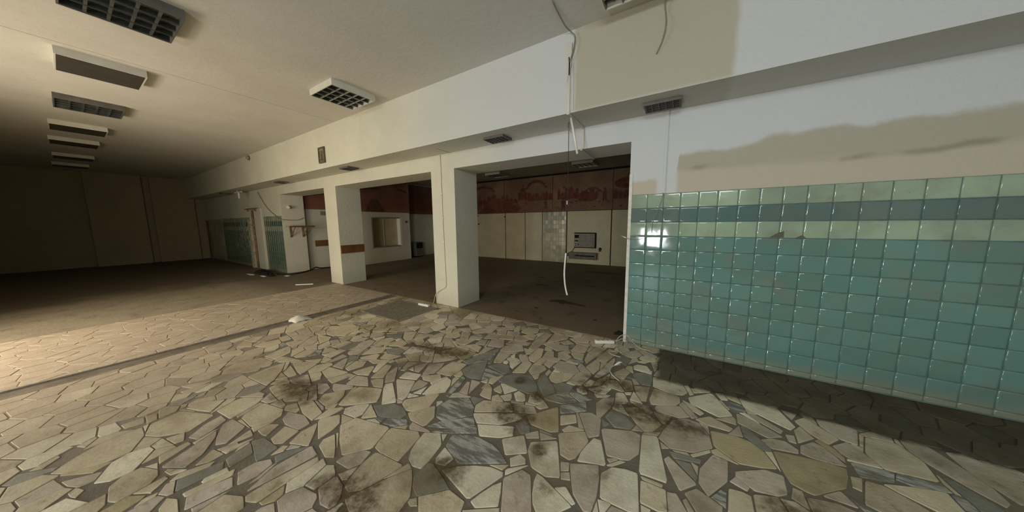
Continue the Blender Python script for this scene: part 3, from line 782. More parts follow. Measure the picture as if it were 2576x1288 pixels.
for x, y, r in sites:
    h = .45; P = [(x-h, y-h), (x+h, y-h), (x+h, y+h), (x-h, y+h)]
    d = ((SA - (x, y))**2).sum(1); idx = np.argsort(d)[1:16]
    gp = rs.uniform(.002, .007)
    for i in idx:
        ax, ay = (x+SA[i][0])/2, (y+SA[i][1])/2; dx, dy = x-SA[i][0], y-SA[i][1]; L = math.hypot(dx, dy)
        P = clip(P, ax, ay, dx/L, dy/L, gp)
    lims = [(-7.055, 0, 1, 0), (0, Y0-.006, 0, -1), (0, -1.7, 0, 1), (XR-.05, 0, -1, 0)] + ([(-4.696, 0, 1, 0)] if x > -4.82 else [(-4.942, 0, -1, 0)])
    for ax, ay, nx, ny in lims: P = clip(P, ax, ay, nx, ny) if len(P) >= 3 else P
    if len(P) < 3: continue
    pb = bb(P)
    for kk, Q, qb in placed[:nt]:
        if hit(pb, qb):
            P = avoid(P, Q, gp+.003)
            if len(P) < 3: break
            pb = bb(P)
    if len(P) < 3 or parea(P) < .0012: continue
    if hit(pb, GR, .0):
        P = avoid(P, [(GR[0], GR[2]), (GR[1], GR[2]), (GR[1], GR[3]), (GR[0], GR[3])], .01)
        if len(P) < 3 or parea(P) < .001: continue
    fill.append((rs.choices('cwpgvy', (48, 16, 22, 6, 3, 5))[0], P))
def stone_into(V, Fc, T, P, tint, hgt, chaikin):
    if chaikin and len(P) > 3:
        Q = []
        for i in range(len(P)):
            a, b = P[i], P[(i+1) % len(P)]; Q += [(a[0]+(b[0]-a[0])*.06, a[1]+(b[1]-a[1])*.06), (a[0]+(b[0]-a[0])*.94, a[1]+(b[1]-a[1])*.94)]
        P = Q
    cx = sum(p[0] for p in P)/len(P); cy = sum(p[1] for p in P)/len(P); b0 = len(V); N = len(P)
    k = 1 - .0022/max(.02, math.sqrt(abs(parea(P)))/2)
    V += [(p[0], p[1], -.012) for p in P] + [(p[0], p[1], hgt-.0015) for p in P] + [(cx+(p[0]-cx)*k, cy+(p[1]-cy)*k, hgt) for p in P]
    for i in range(N):
        j = (i+1) % N
        Fc.append((b0+i, b0+j, b0+N+j, b0+N+i)); Fc.append((b0+N+i, b0+N+j, b0+2*N+j, b0+2*N+i))
    Fc.append(tuple(b0+2*N+i for i in range(N))); T += [tint]*(2*N+1)
def stone_obj(name, V, Fc, T, mat):
    me = bpy.data.meshes.new(name); me.from_pydata(V, [], Fc); me.materials.append(mat); me.update()
    at = me.attributes.new('tint', 'FLOAT', 'FACE'); at.data.foreach_set('value', T)
    o = bpy.data.objects.new(name, me); COL.objects.link(o); o.parent = floor; return o
for k, P, _b in placed:
    V, Fc, T = [], [], []; stone_into(V, Fc, T, P, rs.random(), rs.uniform(.0, .0016), True); stone_obj('paving_stone', V, Fc, T, M_ST[k])
for kk in 'cwpgvy':
    V, Fc, T = [], [], []
    for k, P in fill:
        if k == kk: stone_into(V, Fc, T, P, rs.random(), rs.uniform(-.001, .002), False)
    if V: stone_obj('paving_stones', V, Fc, T, M_ST[kk])['kind'] = 'stuff'

# foot grate by the pillar
t = empty('floor_grate', (-3.91, 2.8, 0), 'ribbed foot grate sunk in the paving in front of the cable pillar', 'grate')
x0, x1, y0, y1 = GR
finish('frame', B((x0, x1, y0, y0+.03, -.004, .004), (x0, x1, y1-.03, y1, -.004, .004), (x0, x0+.03, y0+.03, y1-.03, -.004, .004), (x1-.03, x1, y0+.03, y1-.03, -.004, .004)), M_SLAT, t)
nb = 15
for i in range(nb):
    x = x0 + .03 + (x1-x0-.06)*(i+.5)/nb
    finish('slat', B((x-.018, x+.018, y0+.03, y1-.03, -.004, .003)), M_SLAT, t)

# ---------------------------------------------------------------- ceiling fittings
def fitting(label, group, kind, sx=.6, sy=.6, h=.08, nb=5, nf=5, rim=.012, mat=None, dark=False):
    t = empty('ceiling_light', (0, 0, 0), label, 'light', group)
    hx, hy = sx/2, sy/2
    finish('housing', B((-hx, hx, -hy, -hy+rim, -h, 0), (-hx, hx, hy-rim, hy, -h, 0), (-hx, -hx+rim, -hy+rim, hy-rim, -h, 0), (hx-rim, hx, -hy+rim, hy-rim, -h, 0), (-hx+rim, hx-rim, -hy+rim, hy-rim, -.012, 0)), mat or M_HOUSE, t)
    a, b = hx-rim, hy-rim
    if kind == 'louvre':
        finish('reflector', B((-a, a, -b, b, -.02 if h > .05 else -.014, -.0125)), M_DIFF if dark else M_REFL, t)
        for i in range(4 if h > .05 else 0):
            x = -a + 2*a*(i+.5)/4
            finish('tube_lamp', tube(bmesh.new(), [(x, -b+.02, -.038), (x, b-.02, -.038)], .011, 8), M_REFL, t, True)
        for i in range(nb):
            x = -a + 2*a*i/(nb-1); x = min(max(x, -a+.006), a-.006)
            bm = bmesh.new(); w1, w2 = (.002, .003) if dark else (.003, .006); zt = -.03 if h > .05 else -.014
            vs = [bm.verts.new(p) for p in ((x-w1, -b, zt), (x+w1, -b, zt), (x+w2 if i < nb-1 else x+.004, -b, -h+.002), (x-w2 if i > 0 else x-.004, -b, -h+.002), (x-w1, b, zt), (x+w1, b, zt), (x+w2 if i < nb-1 else x+.004, b, -h+.002), (x-w2 if i > 0 else x-.004, b, -h+.002))]
            for q in ((0,1,2,3),(7,6,5,4),(0,4,5,1),(1,5,6,2),(2,6,7,3),(3,7,4,0)): bm.faces.new([vs[j] for j in q])
            bmesh.ops.recalc_face_normals(bm, faces=bm.faces[:]); finish('blade', bm, M_HOUSED if dark else M_REFL, t)
        bm = bmesh.new()
        for i in range(1, nf):
            y = -b + 2*b*i/nf; box(bm, -a, a, y-(.001 if dark else .009*sy/.6), y+(.001 if dark else .009*sy/.6), -h+.004, -h+.016 if h > .05 else -.008)
        finish('cross_fins', bm, M_HOUSED if dark else M_LOUVRE, t)['kind'] = 'stuff'
    else:
        finish('diffuser', bev(B((-a, a, -b, b, -h+.001, -h+.012)), .002, 1), M_DIFF, t)
    return t
G = 'square fittings in a row down the hall ceiling'
L1 = fitting('open louvred ceiling light at the top left, nearest of the long row', G, 'louvre', mat=M_HOUSED); L1.location = (-4.15, .47, ZC)
L2 = fitting('ceiling light with a flat dark cover, second of the long row', G, 'panel'); L2.location = (-6.0, .45, ZC)
dup(L1, (-7.93, .43, ZC), 'louvred ceiling light catching a bright glint, third of the long row')
for x, y, lab in ((-9.85, .37, 'ceiling light with a pale side, fourth of the long row'), (-11.55, .35, 'ceiling light with a ragged lit side, fifth of the long row'), (-13.95, .37, 'dim ceiling light, sixth of the long row'), (-15.9, .35, 'barely visible ceiling light, last of the long row')):
    dup(L2, (x, y, ZC), lab)
L4 = fitting('louvred ceiling light with a wide white rim close to the boxed beam', G, 'louvre'); L4.location = (-4.27, 2.33, ZC); L4['group'] = 'square fittings beside the boxed beam'
dup(L4, (-.37, 2.36, ZC), 'louvred ceiling light cut off by the top edge, above the beige patch')['group'] = 'square fittings beside the boxed beam'
Rr = 'fittings on the rear room ceiling'
L3 = dup(L4, (-5.55, 8.1, 3.12), 'ceiling light of the rear room seen beside the cable pillar'); L3['group'] = Rr
dup(L4, (-2.45, 8.05, 3.12), 'ceiling light of the rear room seen behind the hanging cable')['group'] = Rr
Sg = 'small grilles under the boxed beam'
V1 = fitting('small grille under the boxed beam above the tiled wall, the nearest', Sg, 'louvre', .31, .22, .030, 6, 4, .010, M_HOUSED, True); V1.location = (-.215, 3.115, ZS)
dup(V1, (-2.13, 3.13, ZS), 'small grille under the boxed beam, just right of the cable pillar')
dup(V1, (-5.67, 3.10, ZS), 'small grille under the boxed beam, between the two pillars')
dup(V1, (-8.9+.0, 3.10, ZS), 'small dim grille under the boxed beam, left of the farther pillar')
dup(V1, (-13.5, 3.08, ZS), 'small dark grille at the far end of the boxed beam')

# ---------------------------------------------------------------- picture and camera dome on the bulkhead
t = empty('framed_picture', (-6.13, YB, 2.77), 'small dark-framed picture hanging tilted on the boxed beam', 'picture')
fr = B((-6.245, -6.015, YB-.03, YB, 2.90, 2.925), (-6.245, -6.015, YB-.03, YB, 2.625, 2.65), (-6.245, -6.22, YB-.03, YB, 2.65, 2.90), (-6.04, -6.015, YB-.03, YB, 2.65, 2.90))
finish('frame', fr, simple('dark_frame', (.11, .085, .05), .5), t)
finish('picture_sheet', B((-6.22, -6.04, YB-.015, YB-.005, 2.65, 2.90)), simple('faded_print', (.20, .165, .10), .7, var=.4, scale=16), t)
finish('print_figure', tube(bmesh.new(), [(-6.13, YB-.017, 2.68), (-6.13, YB-.017, 2.76), (-6.13, YB-.017, 2.80), (-6.13, YB-.017, 2.85)], [.045, .035, .015, .025], 8), simple('print_brown', (.14, .11, .06), .7), t)
t = empty('alarm_sensor', (-10.05, YB, 3.24), 'small round dark sensor high on the boxed beam near the far end', 'sensor')
finish('base', tube(bmesh.new(), [(-10.05, YB, 3.22), (-10.05, YB-.03, 3.22)], .06, 14), M_HEAT, t, True)
bm = bmesh.new(); bmesh.ops.create_uvsphere(bm, u_segments=12, v_segments=8, radius=.05); bmesh.ops.translate(bm, verts=bm.verts, vec=(-10.05, YB-.03, 3.22)); finish('lens', bm, M_GREY, t, True)

# ---------------------------------------------------------------- trunking and hanging cables
XT = -1.05
t = empty('cable_trunking', (XT, YB, ZC-.2), 'white plastic cable trunking running down the boxed beam and under it', 'trunking')
finish('trunk', bev(B((XT-.022, XT+.012, YB-.016, YB-.0005, ZS-.016, 3.18)), .003, 1), M_TRUNK, t)
finish('trunk', bev(B((XT+.03, XT+.045, YB-.008, YB-.0005, ZS+.02, 3.16)), .002, 1), M_TRUNK, t)
finish('trunk', bev(B((XT-.016, XT+.012, YB, Y0-.014, ZS-.014, ZS-.0005)), .003, 1), M_TRUNK, t)
finish('trunk', bev(B((XT-.016, XT+.012, Y0-.014, Y0-.0005, Z0, ZS-.016)), .003, 1), M_TRUNK, t)
finish('trunk', bev(B((XT-.035, XT-.008, Y0, Y1, Z0-.014, Z0-.0005)), .003, 1), M_TRUNK, t)
bm = bmesh.new(); P = [(-1.075, 3.18), (-1.02, 3.18), (-1.025, 2.98), (-1.07, 2.82), (-1.055, 2.96), (-1.075, 3.08)]
a = [bm.verts.new((p, YB-.022, q)) for p, q in P]; b = [bm.verts.new((p, YB-.001, q)) for p, q in P]; bm.faces.new(a); bm.faces.new(b[::-1])
for i in range(6): bm.faces.new((a[i], b[i], b[(i+1) % 6], a[(i+1) % 6]))
bmesh.ops.recalc_face_normals(bm, faces=bm.faces[:]); finish('torn_cover', bm, M_TRUNK, t)
tag(cable('loose_wire', [(-1.05, 2.40, ZC-.005), (-1.055, 2.70, ZC-.02), (-1.03, 2.82, ZC-.03), (-.99, YB-.03, 3.22), (-.995, YB-.04, 3.12), (-1.045, YB-.03, 2.98)], .006, M_CABLED), 'thin grey wire looping from the ceiling beside the trunking', 'wire')
tag(cable('wire_stub', [(-1.05, YB-.02, 3.05), (-1.04, YB-.035, 2.98), (-1.042, YB-.035, 2.88)], .0065, M_BLACK), 'short black stripped wire end on the trunking', 'wire')
t = empty('hanging_rod', (-1.06, 2.92, ZS-.03), 'white plastic rod dangling from the trunking in front of the opening', 'rod')
finish('rod', tube(bmesh.new(), [(-1.055, 2.93, 2.505), (-1.02, 2.94, 2.33), (-.985, 2.95, 2.135)], .012, 8), M_PLASTIC, t, True)
finish('cord', tube(bmesh.new(), spline([(-1.07, 2.90, ZS), (-1.09, 2.91, 2.43), (-1.05, 2.93, 2.36)], 5), .004, 6), M_CABLED, t, True)
t = empty('hanging_cable', (-1.14, 3.1, ZS), 'long thin cable hanging into the opening, its white sheath near the floor', 'cable')
finish('wire', tube(bmesh.new(), spline([(-1.14, 3.1, ZS), (-1.138, 3.1, 2.09), (-1.145, 3.1, 1.64), (-1.155, 3.1, 1.02)], 5), .0035, 6), M_BLACK, t, True)
finish('white_sheath', tube(bmesh.new(), spline([(-1.152, 3.1, 1.05), (-1.163, 3.1, .92), (-1.168, 3.1, .79), (-1.155, 3.1, .65), (-1.128, 3.1, .542)], 6), .010, 8), M_PLASTIC, t, True)
finish('wire_end', tube(bmesh.new(), spline([(-1.128, 3.1, .545), (-1.121, 3.1, .46), (-1.12, 3.1, .41)], 4), .0035, 6), M_BLACK, t, True)
finish('white_tag', B((-1.150, -1.142, 3.094, 3.104, 1.62, 1.66)), M_PLASTIC, t)
tag(cable('ceiling_wire', [(-.22, 2.66, ZC), (-.215, YB-.03, 3.20), (-.20, YB-.04, 3.05), (-.225, YB-.03, 2.93), (-.265, YB-.012, 2.85)], .005, M_CABLED), 'curved grey wire dangling over the beige patch of the boxed beam', 'wire')
# cable down pillar, to its socket strip
t = empty('pillar_cable', (-3.41, Y0, Z0), 'thin cream cable stapled down the front of the nearer pillar', 'cable')
finish('cord', tube(bmesh.new(), spline([(-3.41, Y0-.006, ZS-.01), (-3.405, Y0-.006, 1.6), (-3.395, Y0-.006, .9), (-3.385, Y0-.006, .45), (-3.40, Y0-.008, .33), (-3.50, Y0-.01, .27), (-3.62, Y0-.03, .18), (-3.66, Y0-.06, .02), (-3.64, 3.22, .012), (-3.60, 3.15, .014)], 6), .005, 6), M_CABLE, t, True)
for z in (.7, 1.1, 1.5, 1.9): finish('staple', B((-3.415, -3.392, Y0-.014, Y0, z, z+.012)), M_PLASTIC, t)
def strip(label, loc, rz, L, nso):
    t = empty('socket_strip', (0, 0, 0), label, 'power strip', None)
    finish('body', bev(B((-L/2, L/2, -.026, .026, 0, .036)), .009, 3), M_PLASTIC, t, True)
    for i in range(nso):
        x = -L/2 + L*(i+.5)/nso
        finish('socket', tube(bmesh.new(), [(x, 0, .0362), (x, 0, .0372)], .019, 14), M_HOUSE, t, True)
    finish('end_collar', tube(bmesh.new(), [(L/2, 0, .018), (L/2+.02, 0, .016)], [.010, .006], 8), M_CABLED, t, True)
    t.location = loc; t.rotation_euler = (0, 0, rz); return t
strip('white socket strip lying by the foot of the nearer pillar', (-3.72, 3.135, .003), 0.0, .25, 3)
strip('white socket strip lying at the corner of the tiled wall', (-.695, 3.185, .003), .50, .22, 4)
t = empty('coiled_cord', (-.5, 3.15, 0), 'cream cord twisted in loops beside the corner socket strip', 'cord')
for pts in ([(-.575, 3.25, .02), (-.555, 3.20, .02), (-.545, 3.11, .008), (-.50, 3.03, .008), (-.47, 3.00, .008), (-.46, 2.98, .008)], [(-.585, 3.245, .02), (-.52, 3.30, .05), (-.46, 3.27, .03), (-.50, 3.15, .012), (-.55, 3.08, .01)], [(-.535, 3.03, .007), (-.60, 2.98, .006), (-.55, 2.93, .006), (-.47, 2.92, .006)], [(-.585, 3.25, .02), (-.55, 3.31, .07), (-.50, Y0-.012, .09), (-.46, Y0-.012, .075), (-.42, Y0-.012, .03), (-.33, 3.25, .007), (-.22, 3.22, .007)]):
    finish('cord', tube(bmesh.new(), spline(pts, 6), .0045, 6), M_CABLE, t, True)
t = empty('cord_end', (-.48, 2.6, 0), 'cut cream cord end curling on the stones before the tiled wall', 'cord')
finish('cord', tube(bmesh.new(), spline([(-.40, 2.455, .006), (-.455, 2.50, .010), (-.50, 2.56, .016), (-.505, 2.62, .02), (-.475, 2.68, .03)], 6), .0055, 6), M_CABLE, t, True)
finish('split_end', tube(bmesh.new(), [(-.48, 2.67, .028), (-.45, 2.735, .035), (-.43, 2.75, .035)], [.006, .012, .008], 6), M_PLASTIC, t, True)
# wires on the tiled wall
t = empty('wall_wire', (-.19, Y0, 1.7), 'thin pale wire trailing from the wall seam over the top tiles', 'wire')
finish('wire', tube(bmesh.new(), spline([(-.182, Y0-.016, 1.71), (-.192, Y0-.022, 1.63), (-.212, Y0-.022, 1.57), (-.23, Y0-.03, 1.50), (-.262, Y0-.035, 1.42), (-.268, Y0-.03, 1.36), (-.27, Y0-.022, 1.29)], 6), .0035, 6), M_CABLED, t, True)
t = empty('protruding_wire', (-.5, Y0, 1.25), 'pale wire poking out of the tiled wall corner into the opening', 'wire')
finish('sheathed_end', tube(bmesh.new(), [(-.60, 3.44, 1.252), (-.53, Y0-.012, 1.232)], .006, 6), M_PLASTIC, t, True)
finish('wire', tube(bmesh.new(), spline([(-.53, Y0-.014, 1.232), (-.47, Y0-.022, 1.215), (-.40, Y0-.022, 1.215), (-.345, Y0-.02, 1.235)], 6), .003, 6), M_CABLED, t, True)

# ---------------------------------------------------------------- far left corner of the openings
t = empty('wall_shelf', (-9.82, 3.8, 1.37), 'pale wooden wall shelf on two dark brackets at the far opening', 'shelf')
finish('board', bev(B((-9.82, -9.52, 3.40, 4.05, 1.365, 1.385)), .004, 1), M_WOODL, t)
finish('edge_strip', B((-9.52, -9.51, 3.40, 4.05, 1.35, 1.388)), M_WOOD, t)
for y in (3.55, 3.86):
    bm = bmesh.new(); tube(bm, [(-9.55, y, 1.36), (-9.80, y-.03, 1.08)], .016, 6); finish('bracket', bm, M_RUST, t, True)
    finish('bracket_plate', B((-9.82, -9.80, y-.05, y-.01, 1.05, 1.36)), M_RUST, t)
t = empty('lamp_holder', (-9.82, 3.5, 1.92), 'small white bulb holder on the side of the far opening', 'lamp')
finish('base', tube(bmesh.new(), [(-9.82, 3.53, 1.93), (-9.77, 3.53, 1.93)], .05, 12), M_PLASTIC, t, True)
finish('socket', tube(bmesh.new(), [(-9.77, 3.53, 1.93), (-9.70, 3.50, 1.91)], [.03, .035], 12), M_PLASTIC, t, True)
tag(cable('sagging_cable', [(-11.4, Y0-.02, 2.45), (-11.0, Y0-.02, 2.1), (-10.6, Y0-.02, 1.85), (-10.0, Y0-.02, 1.62), (-9.795, 3.33, 1.575), (-9.79, 3.45, 1.56), (-9.79, 3.7, 1.56), (-9.79, Y1-.05, 1.62)], .008, M_CABLED), 'dark cable sagging across the far wall above the green tiles', 'cable')
t = empty('ceiling_bracket', (-12.1, 3.05, ZS), 'white broken bracket hanging under the far part of the boxed beam', 'bracket')
finish('arm', tube(bmesh.new(), [(-12.1, 3.05, ZS), (-12.0, 3.05, 2.42), (-12.0, 3.05, 2.26)], .025, 6), M_PLASTIC, t, True)
finish('crossbar', B((-12.35, -11.75, 3.03, 3.07, 2.44, 2.47)), M_PLASTIC, t)

# debris
def crumple(name, label, cat, cx, cy, rx, ry, h, mat, seed, n=10, group=None):
    rr = random.Random(seed); bm = bmesh.new(); g = []
    for i in range(n+1):
        row = []
        for j in range(n+1):
            u, v = i/n*2-1, j/n*2-1; e = max(0, 1-(u*u+v*v)*.6)
            row.append(bm.verts.new((cx+u*rx*(1+.2*rr.uniform(-1, 1)), cy+v*ry*(1+.2*rr.uniform(-1, 1)), .006+h*e*rr.uniform(.25, 1))))
        g.append(row)
    for i in range(n):
        for j in range(n): bm.faces.new((g[i][j], g[i+1][j], g[i+1][j+1], g[i][j+1]))
    ext = bmesh.ops.extrude_face_region(bm, geom=bm.faces[:]); vv = [x for x in ext['geom'] if isinstance(x, bmesh.types.BMVert)]
    for x in vv: x.co.z = .003
    bmesh.ops.recalc_face_normals(bm, faces=bm.faces[:])
    return tag(finish(name, bm, mat, None, True), label, cat, group)
crumple('black_rag', 'crumpled black rag on the floor below the rusty pipe', 'rag', -10.45, 2.98, .42, .12, .14, M_CLOTH, 1)
crumple('black_rag', 'smaller flat black rag beside the crumpled one', 'rag', -9.72, 2.93, .16, .06, .06, M_CLOTH, 4, 6)
crumple('plastic_bag', 'torn white plastic bag lying on the long floor joint', 'bag', -4.78, 1.72, .10, .11, .075, M_PAPER, 3, 7)
for i, (x, y, a, b, lab) in enumerate(((-10.55, 2.72, .18, .05, 'white paper scrap left of the black rag'), (-9.85, 2.80, .14, .04, 'white paper scrap in front of the black rag'), (-9.30, 3.16, .10, .05, 'white paper scrap at the foot of the far pillar wall'))):
    crumple('paper_scrap', lab, 'paper', x, y, a, b, .02, M_PAPER, 20+i, 4, 'paper scraps on the floor')
t = tag(finish('white_stick', tube(bmesh.new(), [(-7.662, 2.74, .014), (-7.39, 2.988, .014)], .011, 8), M_PLASTIC), 'thin white stick lying on the bare floor before the farther pillar', 'stick')
tag(cable('black_cable', [(-9.95, 3.14, .015), (-9.8, 3.14, .015), (-9.5, 3.22, .015), (-9.45, 3.5, .02), (-9.7, 3.9, .03), (-9.72, 4.05, .09), (-9.8, 4.25, .03), (-9.8, 4.8, .02), (-9.85, 5.3, .02)], .018, M_BLACK), 'black cable lying along the foot of the far opening', 'cable')
crumple('dirt_clod', 'dark clod of dirt in the corner of the opening by the socket strip', 'debris', -.60, 3.55, .05, .04, .05, M_CLOTH, 9, 5)

# ---------------------------------------------------------------- rear room contents
t = empty('window_air_conditioner', (-2.75, YR, .58), 'boxy grey air conditioner set in the cream panelled wall', 'air conditioner')
a, b, z0, z1, yf = -3.10, -2.41, .585, 1.04, YR-.16
finish('case', bev(B((a, b, yf, YR-.018, z0, z1)), .012, 2), M_GREY, t)
finish('surround', B((a-.03, b+.03, YR-.05, YR-.018, z0-.035, z0), (a-.03, b+.03, YR-.05, YR-.018, z1, z1+.03), (b, b+.03, YR-.05, YR-.018, z0, z1), (a-.03, a, YR-.05, YR-.018, z0, z1)), M_DARK, t)
g_ = finish('grille', B((a+.19, b-.03, yf-.008, yf, z0+.03, z1-.03)), M_HEAT, t)
for i in range(10): z = z0+.05+i*.038; finish('slat', B((a+.20, b-.04, yf-.014, yf-.008, z, z+.018)), M_GREY, g_)
finish('control_window', B((a+.02, a+.17, yf-.006, yf, z1-.15, z1-.04)), M_DARK, t)
finish('name_plate', B((a+.02, a+.15, yf-.006, yf, z0+.19, z0+.23)), M_DARK, t)
cp = finish('control_panel', B((a+.01, a+.16, yf-.006, yf, z0+.05, z0+.12)), M_DARK, t)
for x in (a+.045, a+.115): finish('knob', tube(bmesh.new(), [(x, yf-.006, z0+.085), (x, yf-.035, z0+.085)], .024, 12), M_PLASTIC, cp, True)
finish('power_cord', tube(bmesh.new(), spline([(a+.02, YR-.1, z0), (a-.05, YR-.06, .50), (a-.10, YR-.06, .42), (a-.22, YR-.06, .36), (a-.25, YR-.06, .28)], 5), .008, 6), M_BLACK, t, True)
t = empty('wall_heater', (-2.8, YR, .18), 'long dusty box heater low on the wall under the air conditioner', 'heater')
finish('casing', bev(B((-3.28, -2.33, YR-.16, YR-.02, .17, .40)), .015, 2), M_HEAT, t)
finish('air_slot', B((-3.05, -2.40, YR-.166, YR-.16, .27, .31)), M_DARK, t)
bm = tube(bmesh.new(), [(-3.28, YR-.09, .30), (-3.36, YR-.09, .30)], [.07, .05], 12); finish('end_cap', bm, M_HEAT, t, True)
t = empty('wall_socket', (-2.25, YR, .51), 'black round socket on the wall right of the air conditioner', 'socket')
finish('base', tube(bmesh.new(), [(-2.25, YR-.018, .53), (-2.25, YR-.05, .53)], .05, 12), M_BLACK, t, True)
finish('plug', B((-2.275, -2.225, YR-.10, YR-.05, .45, .54)), M_BLACK, t)
t = empty('cabinet', (-9.75, 8.0, 0), 'small dark cupboard against the wall beyond the hatch', 'cabinet')
finish('body', bev(B((-9.94, -9.62, 7.84, 8.20, .04, .64)), .008, 1), M_GREY, t)
finish('upper_door', B((-9.62, -9.60, 7.86, 8.18, .36, .62)), M_DARK, t)
d_ = finish('lower_door', B((-9.62, -9.60, 7.86, 8.18, .08, .34)), M_HEAT, t)
finish('plinth', B((-9.92, -9.65, 7.86, 8.18, .002, .04)), M_DARK, t)
for x, z in ((-5.975, 1.66), (-7.36, 1.72), (-7.3, 1.38)):
    tag(finish('wall_hook', tube(bmesh.new(), [(x, YR-.02, z), (x, YR-.06, z)], .028, 10), M_BLACK, None, True), {1.66: 'black round hook over the seam between two cream panels', 1.72: 'black hook close under the mural beside the cable pillar', 1.38: 'lower black hook beside the cable pillar'}[z], 'hook', 'hooks on the cream panels')

# mural: boards with the painted scene
mu = empty('mural', (-5, YR, 1.82), 'long faded red mural of an old town on the rear room walls', 'mural')
mx = [-9.95, -8.3, -6.0, -3.95, -1.9, .2]
for a, b in zip(mx[:-1], mx[1:]): finish('mural_board', bev(B((a+.006, b-.006, YR-.035, YR-.001, 1.815, 3.06)), .003, 1), M_MURAL, mu)
finish('mural_board', bev(B((-9.40, -9.37, 5.36, 7.40, 1.85, 3.06)), .003, 1), M_MURAL, mu)
finish('mural_board', bev(B((-9.95, -9.92, 3.93, 5.34, 1.90, 3.06)), .003, 1), M_MURAL, mu)
finish('mural_board', bev(B((-9.95, -9.92, 7.41, 9.22, 1.84, 3.06)), .003, 1), M_MURAL, mu)
def paint(name, polys, mat, y=YR-.037, th=.002, side=None):
    bm = bmesh.new()
    for n_, P in enumerate(polys):
        y -= .0002; 
        if side is not None: side += .0002
        if side is None: f_ = [bm.verts.new((p, y, q)) for p, q in P]; k_ = [bm.verts.new((p, y+th, q)) for p, q in P]
        else: f_ = [bm.verts.new((side, p, q)) for p, q in P]; k_ = [bm.verts.new((side-th, p, q)) for p, q in P]
        bm.faces.new(f_); bm.faces.new(k_[::-1])
        for i in range(len(P)): bm.faces.new((f_[i], k_[i], k_[(i+1) % len(P)], f_[(i+1) % len(P)]))
    bmesh.ops.recalc_face_normals(bm, faces=bm.faces[:]); o = finish(name, bm, mat, mu); o['kind'] = 'stuff'; return o
def disc(x, z, rx, rz, n=14): return [(x+rx*math.cos(2*PI*i/n), z+rz*math.sin(2*PI*i/n)) for i in range(n)]
def ribbon(x0, x1, z, h, t_, n=9, tail=.12):
    up = []; dn = []
    for i in range(n+1):
        u = i/n; x = x0+(x1-x0)*u; zz = z + h*(1-(2*u-1)**2); up.append((x, zz+t_)); dn.append((x, zz))
    quads = [[dn[i], dn[i+1], up[i+1], up[i]] for i in range(n)]
    quads.append([(x0-tail, z-.07), (x0+.02, z-.05), (x0+.02, z+.05), (x0-tail*.6, z)]); quads.append([(x1+tail, z-.07), (x1-.02, z-.05), (x1-.02, z+.05), (x1+tail*.6, z)])
    return quads
def figure(x, z, s=1.0): return [disc(x, z+.34*s, .035*s, .045*s, 8), [(x-.07*s, z+.28*s), (x+.06*s, z+.29*s), (x+.05*s, z+.13*s), (x-.05*s, z+.12*s)], [(x-.06*s, z), (x-.02*s, z), (x+.0*s, z+.14*s), (x-.05*s, z+.14*s)], [(x+.03*s, z), (x+.07*s, z), (x+.05*s, z+.14*s), (x, z+.14*s)]]
def house(x, z, w_, h, roof): return [[(x, z), (x+w_, z), (x+w_, z+h), (x, z+h)], [(x-.03, z+h+.001), (x+w_+.03, z+h+.001), (x+w_/2, z+h+roof)]]
paint('painted_ribbon', ribbon(-7.5, -6.55, 2.72, .10, .10), M_MRED); paint('painted_ribbon', ribbon(-4.95, -4.25, 2.72, .14, .11), M_MRED)
paint('painted_ribbon', ribbon(-2.75, -2.35, 2.45, .06, .05), M_MBROWN)
paint('painted_cloud', [disc(-1.45, 2.62, .42, .17)], M_MRED); paint('painted_cloud', [disc(-1.30, 2.64, .24, .07)], M_MPALE, y=YR-.039)
paint('painted_church', house(-5.32, 2.28, .30, .24, .10) + [disc(-5.16, 2.62, .12, .10), [(-5.18, 2.70), (-5.14, 2.70), (-5.16, 2.88)]] + house(-5.36, 2.26, .06, .2, .12) + house(-5.04, 2.26, .06, .2, .12), M_MRED)
sky = []
x = -4.95; rr = random.Random(8)
while x < -2.4:
    w_ = rr.uniform(.06, .20)
    if not (-3.98 < x < -3.85): sky += house(x, 2.22, w_, rr.uniform(.08, .26), rr.uniform(.05, .2))
    x += w_*rr.uniform(.85, 1.25)
paint('painted_town', sky, M_MRED)
x = -7.2; west = []
while x < -5.5:
    w_ = rr.uniform(.08, .2); west += house(x, rr.uniform(2.1, 2.2), w_, rr.uniform(.08, .3), rr.uniform(.05, .15)); x += w_*rr.uniform(.7, 1.2)
paint('painted_town', west, M_MRED)
x = -1.9; east = []
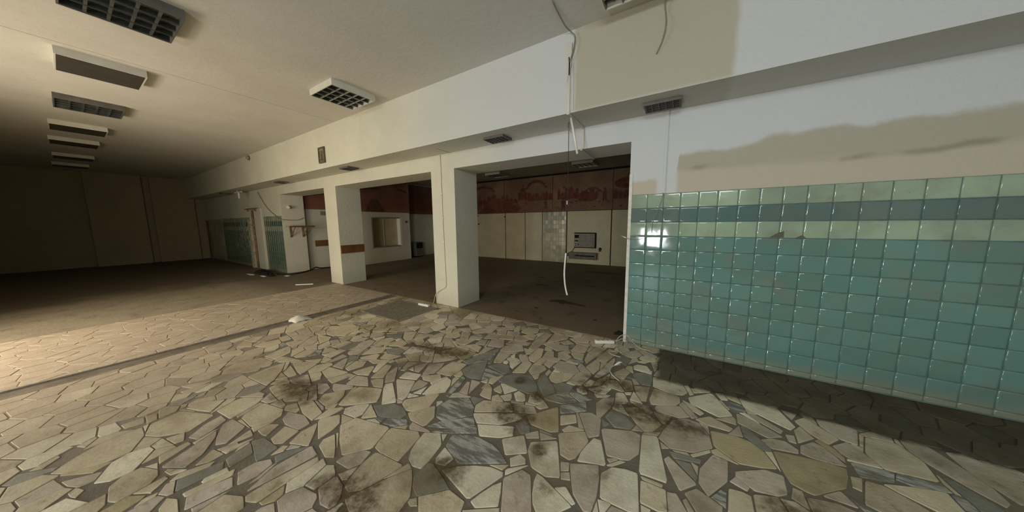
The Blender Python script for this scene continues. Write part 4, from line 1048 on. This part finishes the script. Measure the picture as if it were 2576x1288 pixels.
while x < -1.0:
    w_ = rr.uniform(.08, .2); east += house(x, 2.15, w_, rr.uniform(.05, .2), rr.uniform(.05, .12)); x += w_*rr.uniform(.9, 1.6)
paint('painted_town', east, M_MBROWN)
paint('painted_spots', [disc(rr.uniform(-7.2, -1.2), rr.uniform(1.9, 2.15), rr.uniform(.02, .06), rr.uniform(.01, .03), 8) for _ in range(26)], M_MBROWN, y=YR-.038)
paint('painted_towers', [disc(-3.42, 2.52, .07, .07), disc(-3.52, 2.62, .05, .05), [(-3.60, 2.2), (-3.30, 2.2), (-3.34, 2.47), (-3.48, 2.5)], [(-4.40, 2.25), (-4.34, 2.25), (-4.37, 2.62)]], M_MBROWN)
paint('painted_trees', [disc(-2.75, 2.28, .14, .16), disc(-2.60, 2.20, .2, .10), disc(-2.9, 2.22, .14, .1), disc(-6.3, 2.22, .35, .16), disc(-5.9, 2.18, .25, .14), disc(-6.7, 2.12, .2, .14)], M_MBROWN)
paint('painted_ground', [[(-7.3, 1.83), (-5.2, 1.83), (-5.3, 2.05), (-6.0, 2.2), (-7.0, 2.1)]], M_MRED, y=YR-.0365)
paint('painted_slope', [[(-5.4, 1.84), (-3.98, 1.84), (-4.0, 1.90), (-4.6, 1.97), (-5.3, 1.93)], [(-3.9, 1.84), (-2.4, 1.86), (-3.0, 1.93), (-3.6, 1.98), (-3.9, 1.96)]], M_MPALE, y=YR-.0368)
figs = []
for x, z, s in ((-7.22, 1.95, 1.5), (-5.62, 1.86, .9), (-5.42, 1.85, 1.0), (-4.22, 1.92, .9), (-3.55, 1.84, 1.15), (-2.15, 2.10, 1.1), (-1.3, 2.1, 1), (-6.95, 1.88, 1.1)): figs += figure(x, z, s)
paint('painted_figures', figs, M_MBROWN, y=YR-.039)
paint('painted_hill', [[(5.55, 1.86), (6.35, 1.86), (6.2, 2.05), (6.05, 2.25), (5.9, 2.35), (5.75, 2.2)]], M_MBROWN, side=-9.366)
paint('painted_ribbon', [[(6.9, 2.7), (7.3, 2.6), (7.3, 2.68), (6.9, 2.78)], [(5.6, 2.62), (6.2, 2.66), (6.2, 2.70), (5.6, 2.67)]], M_MBROWN, side=-9.366)
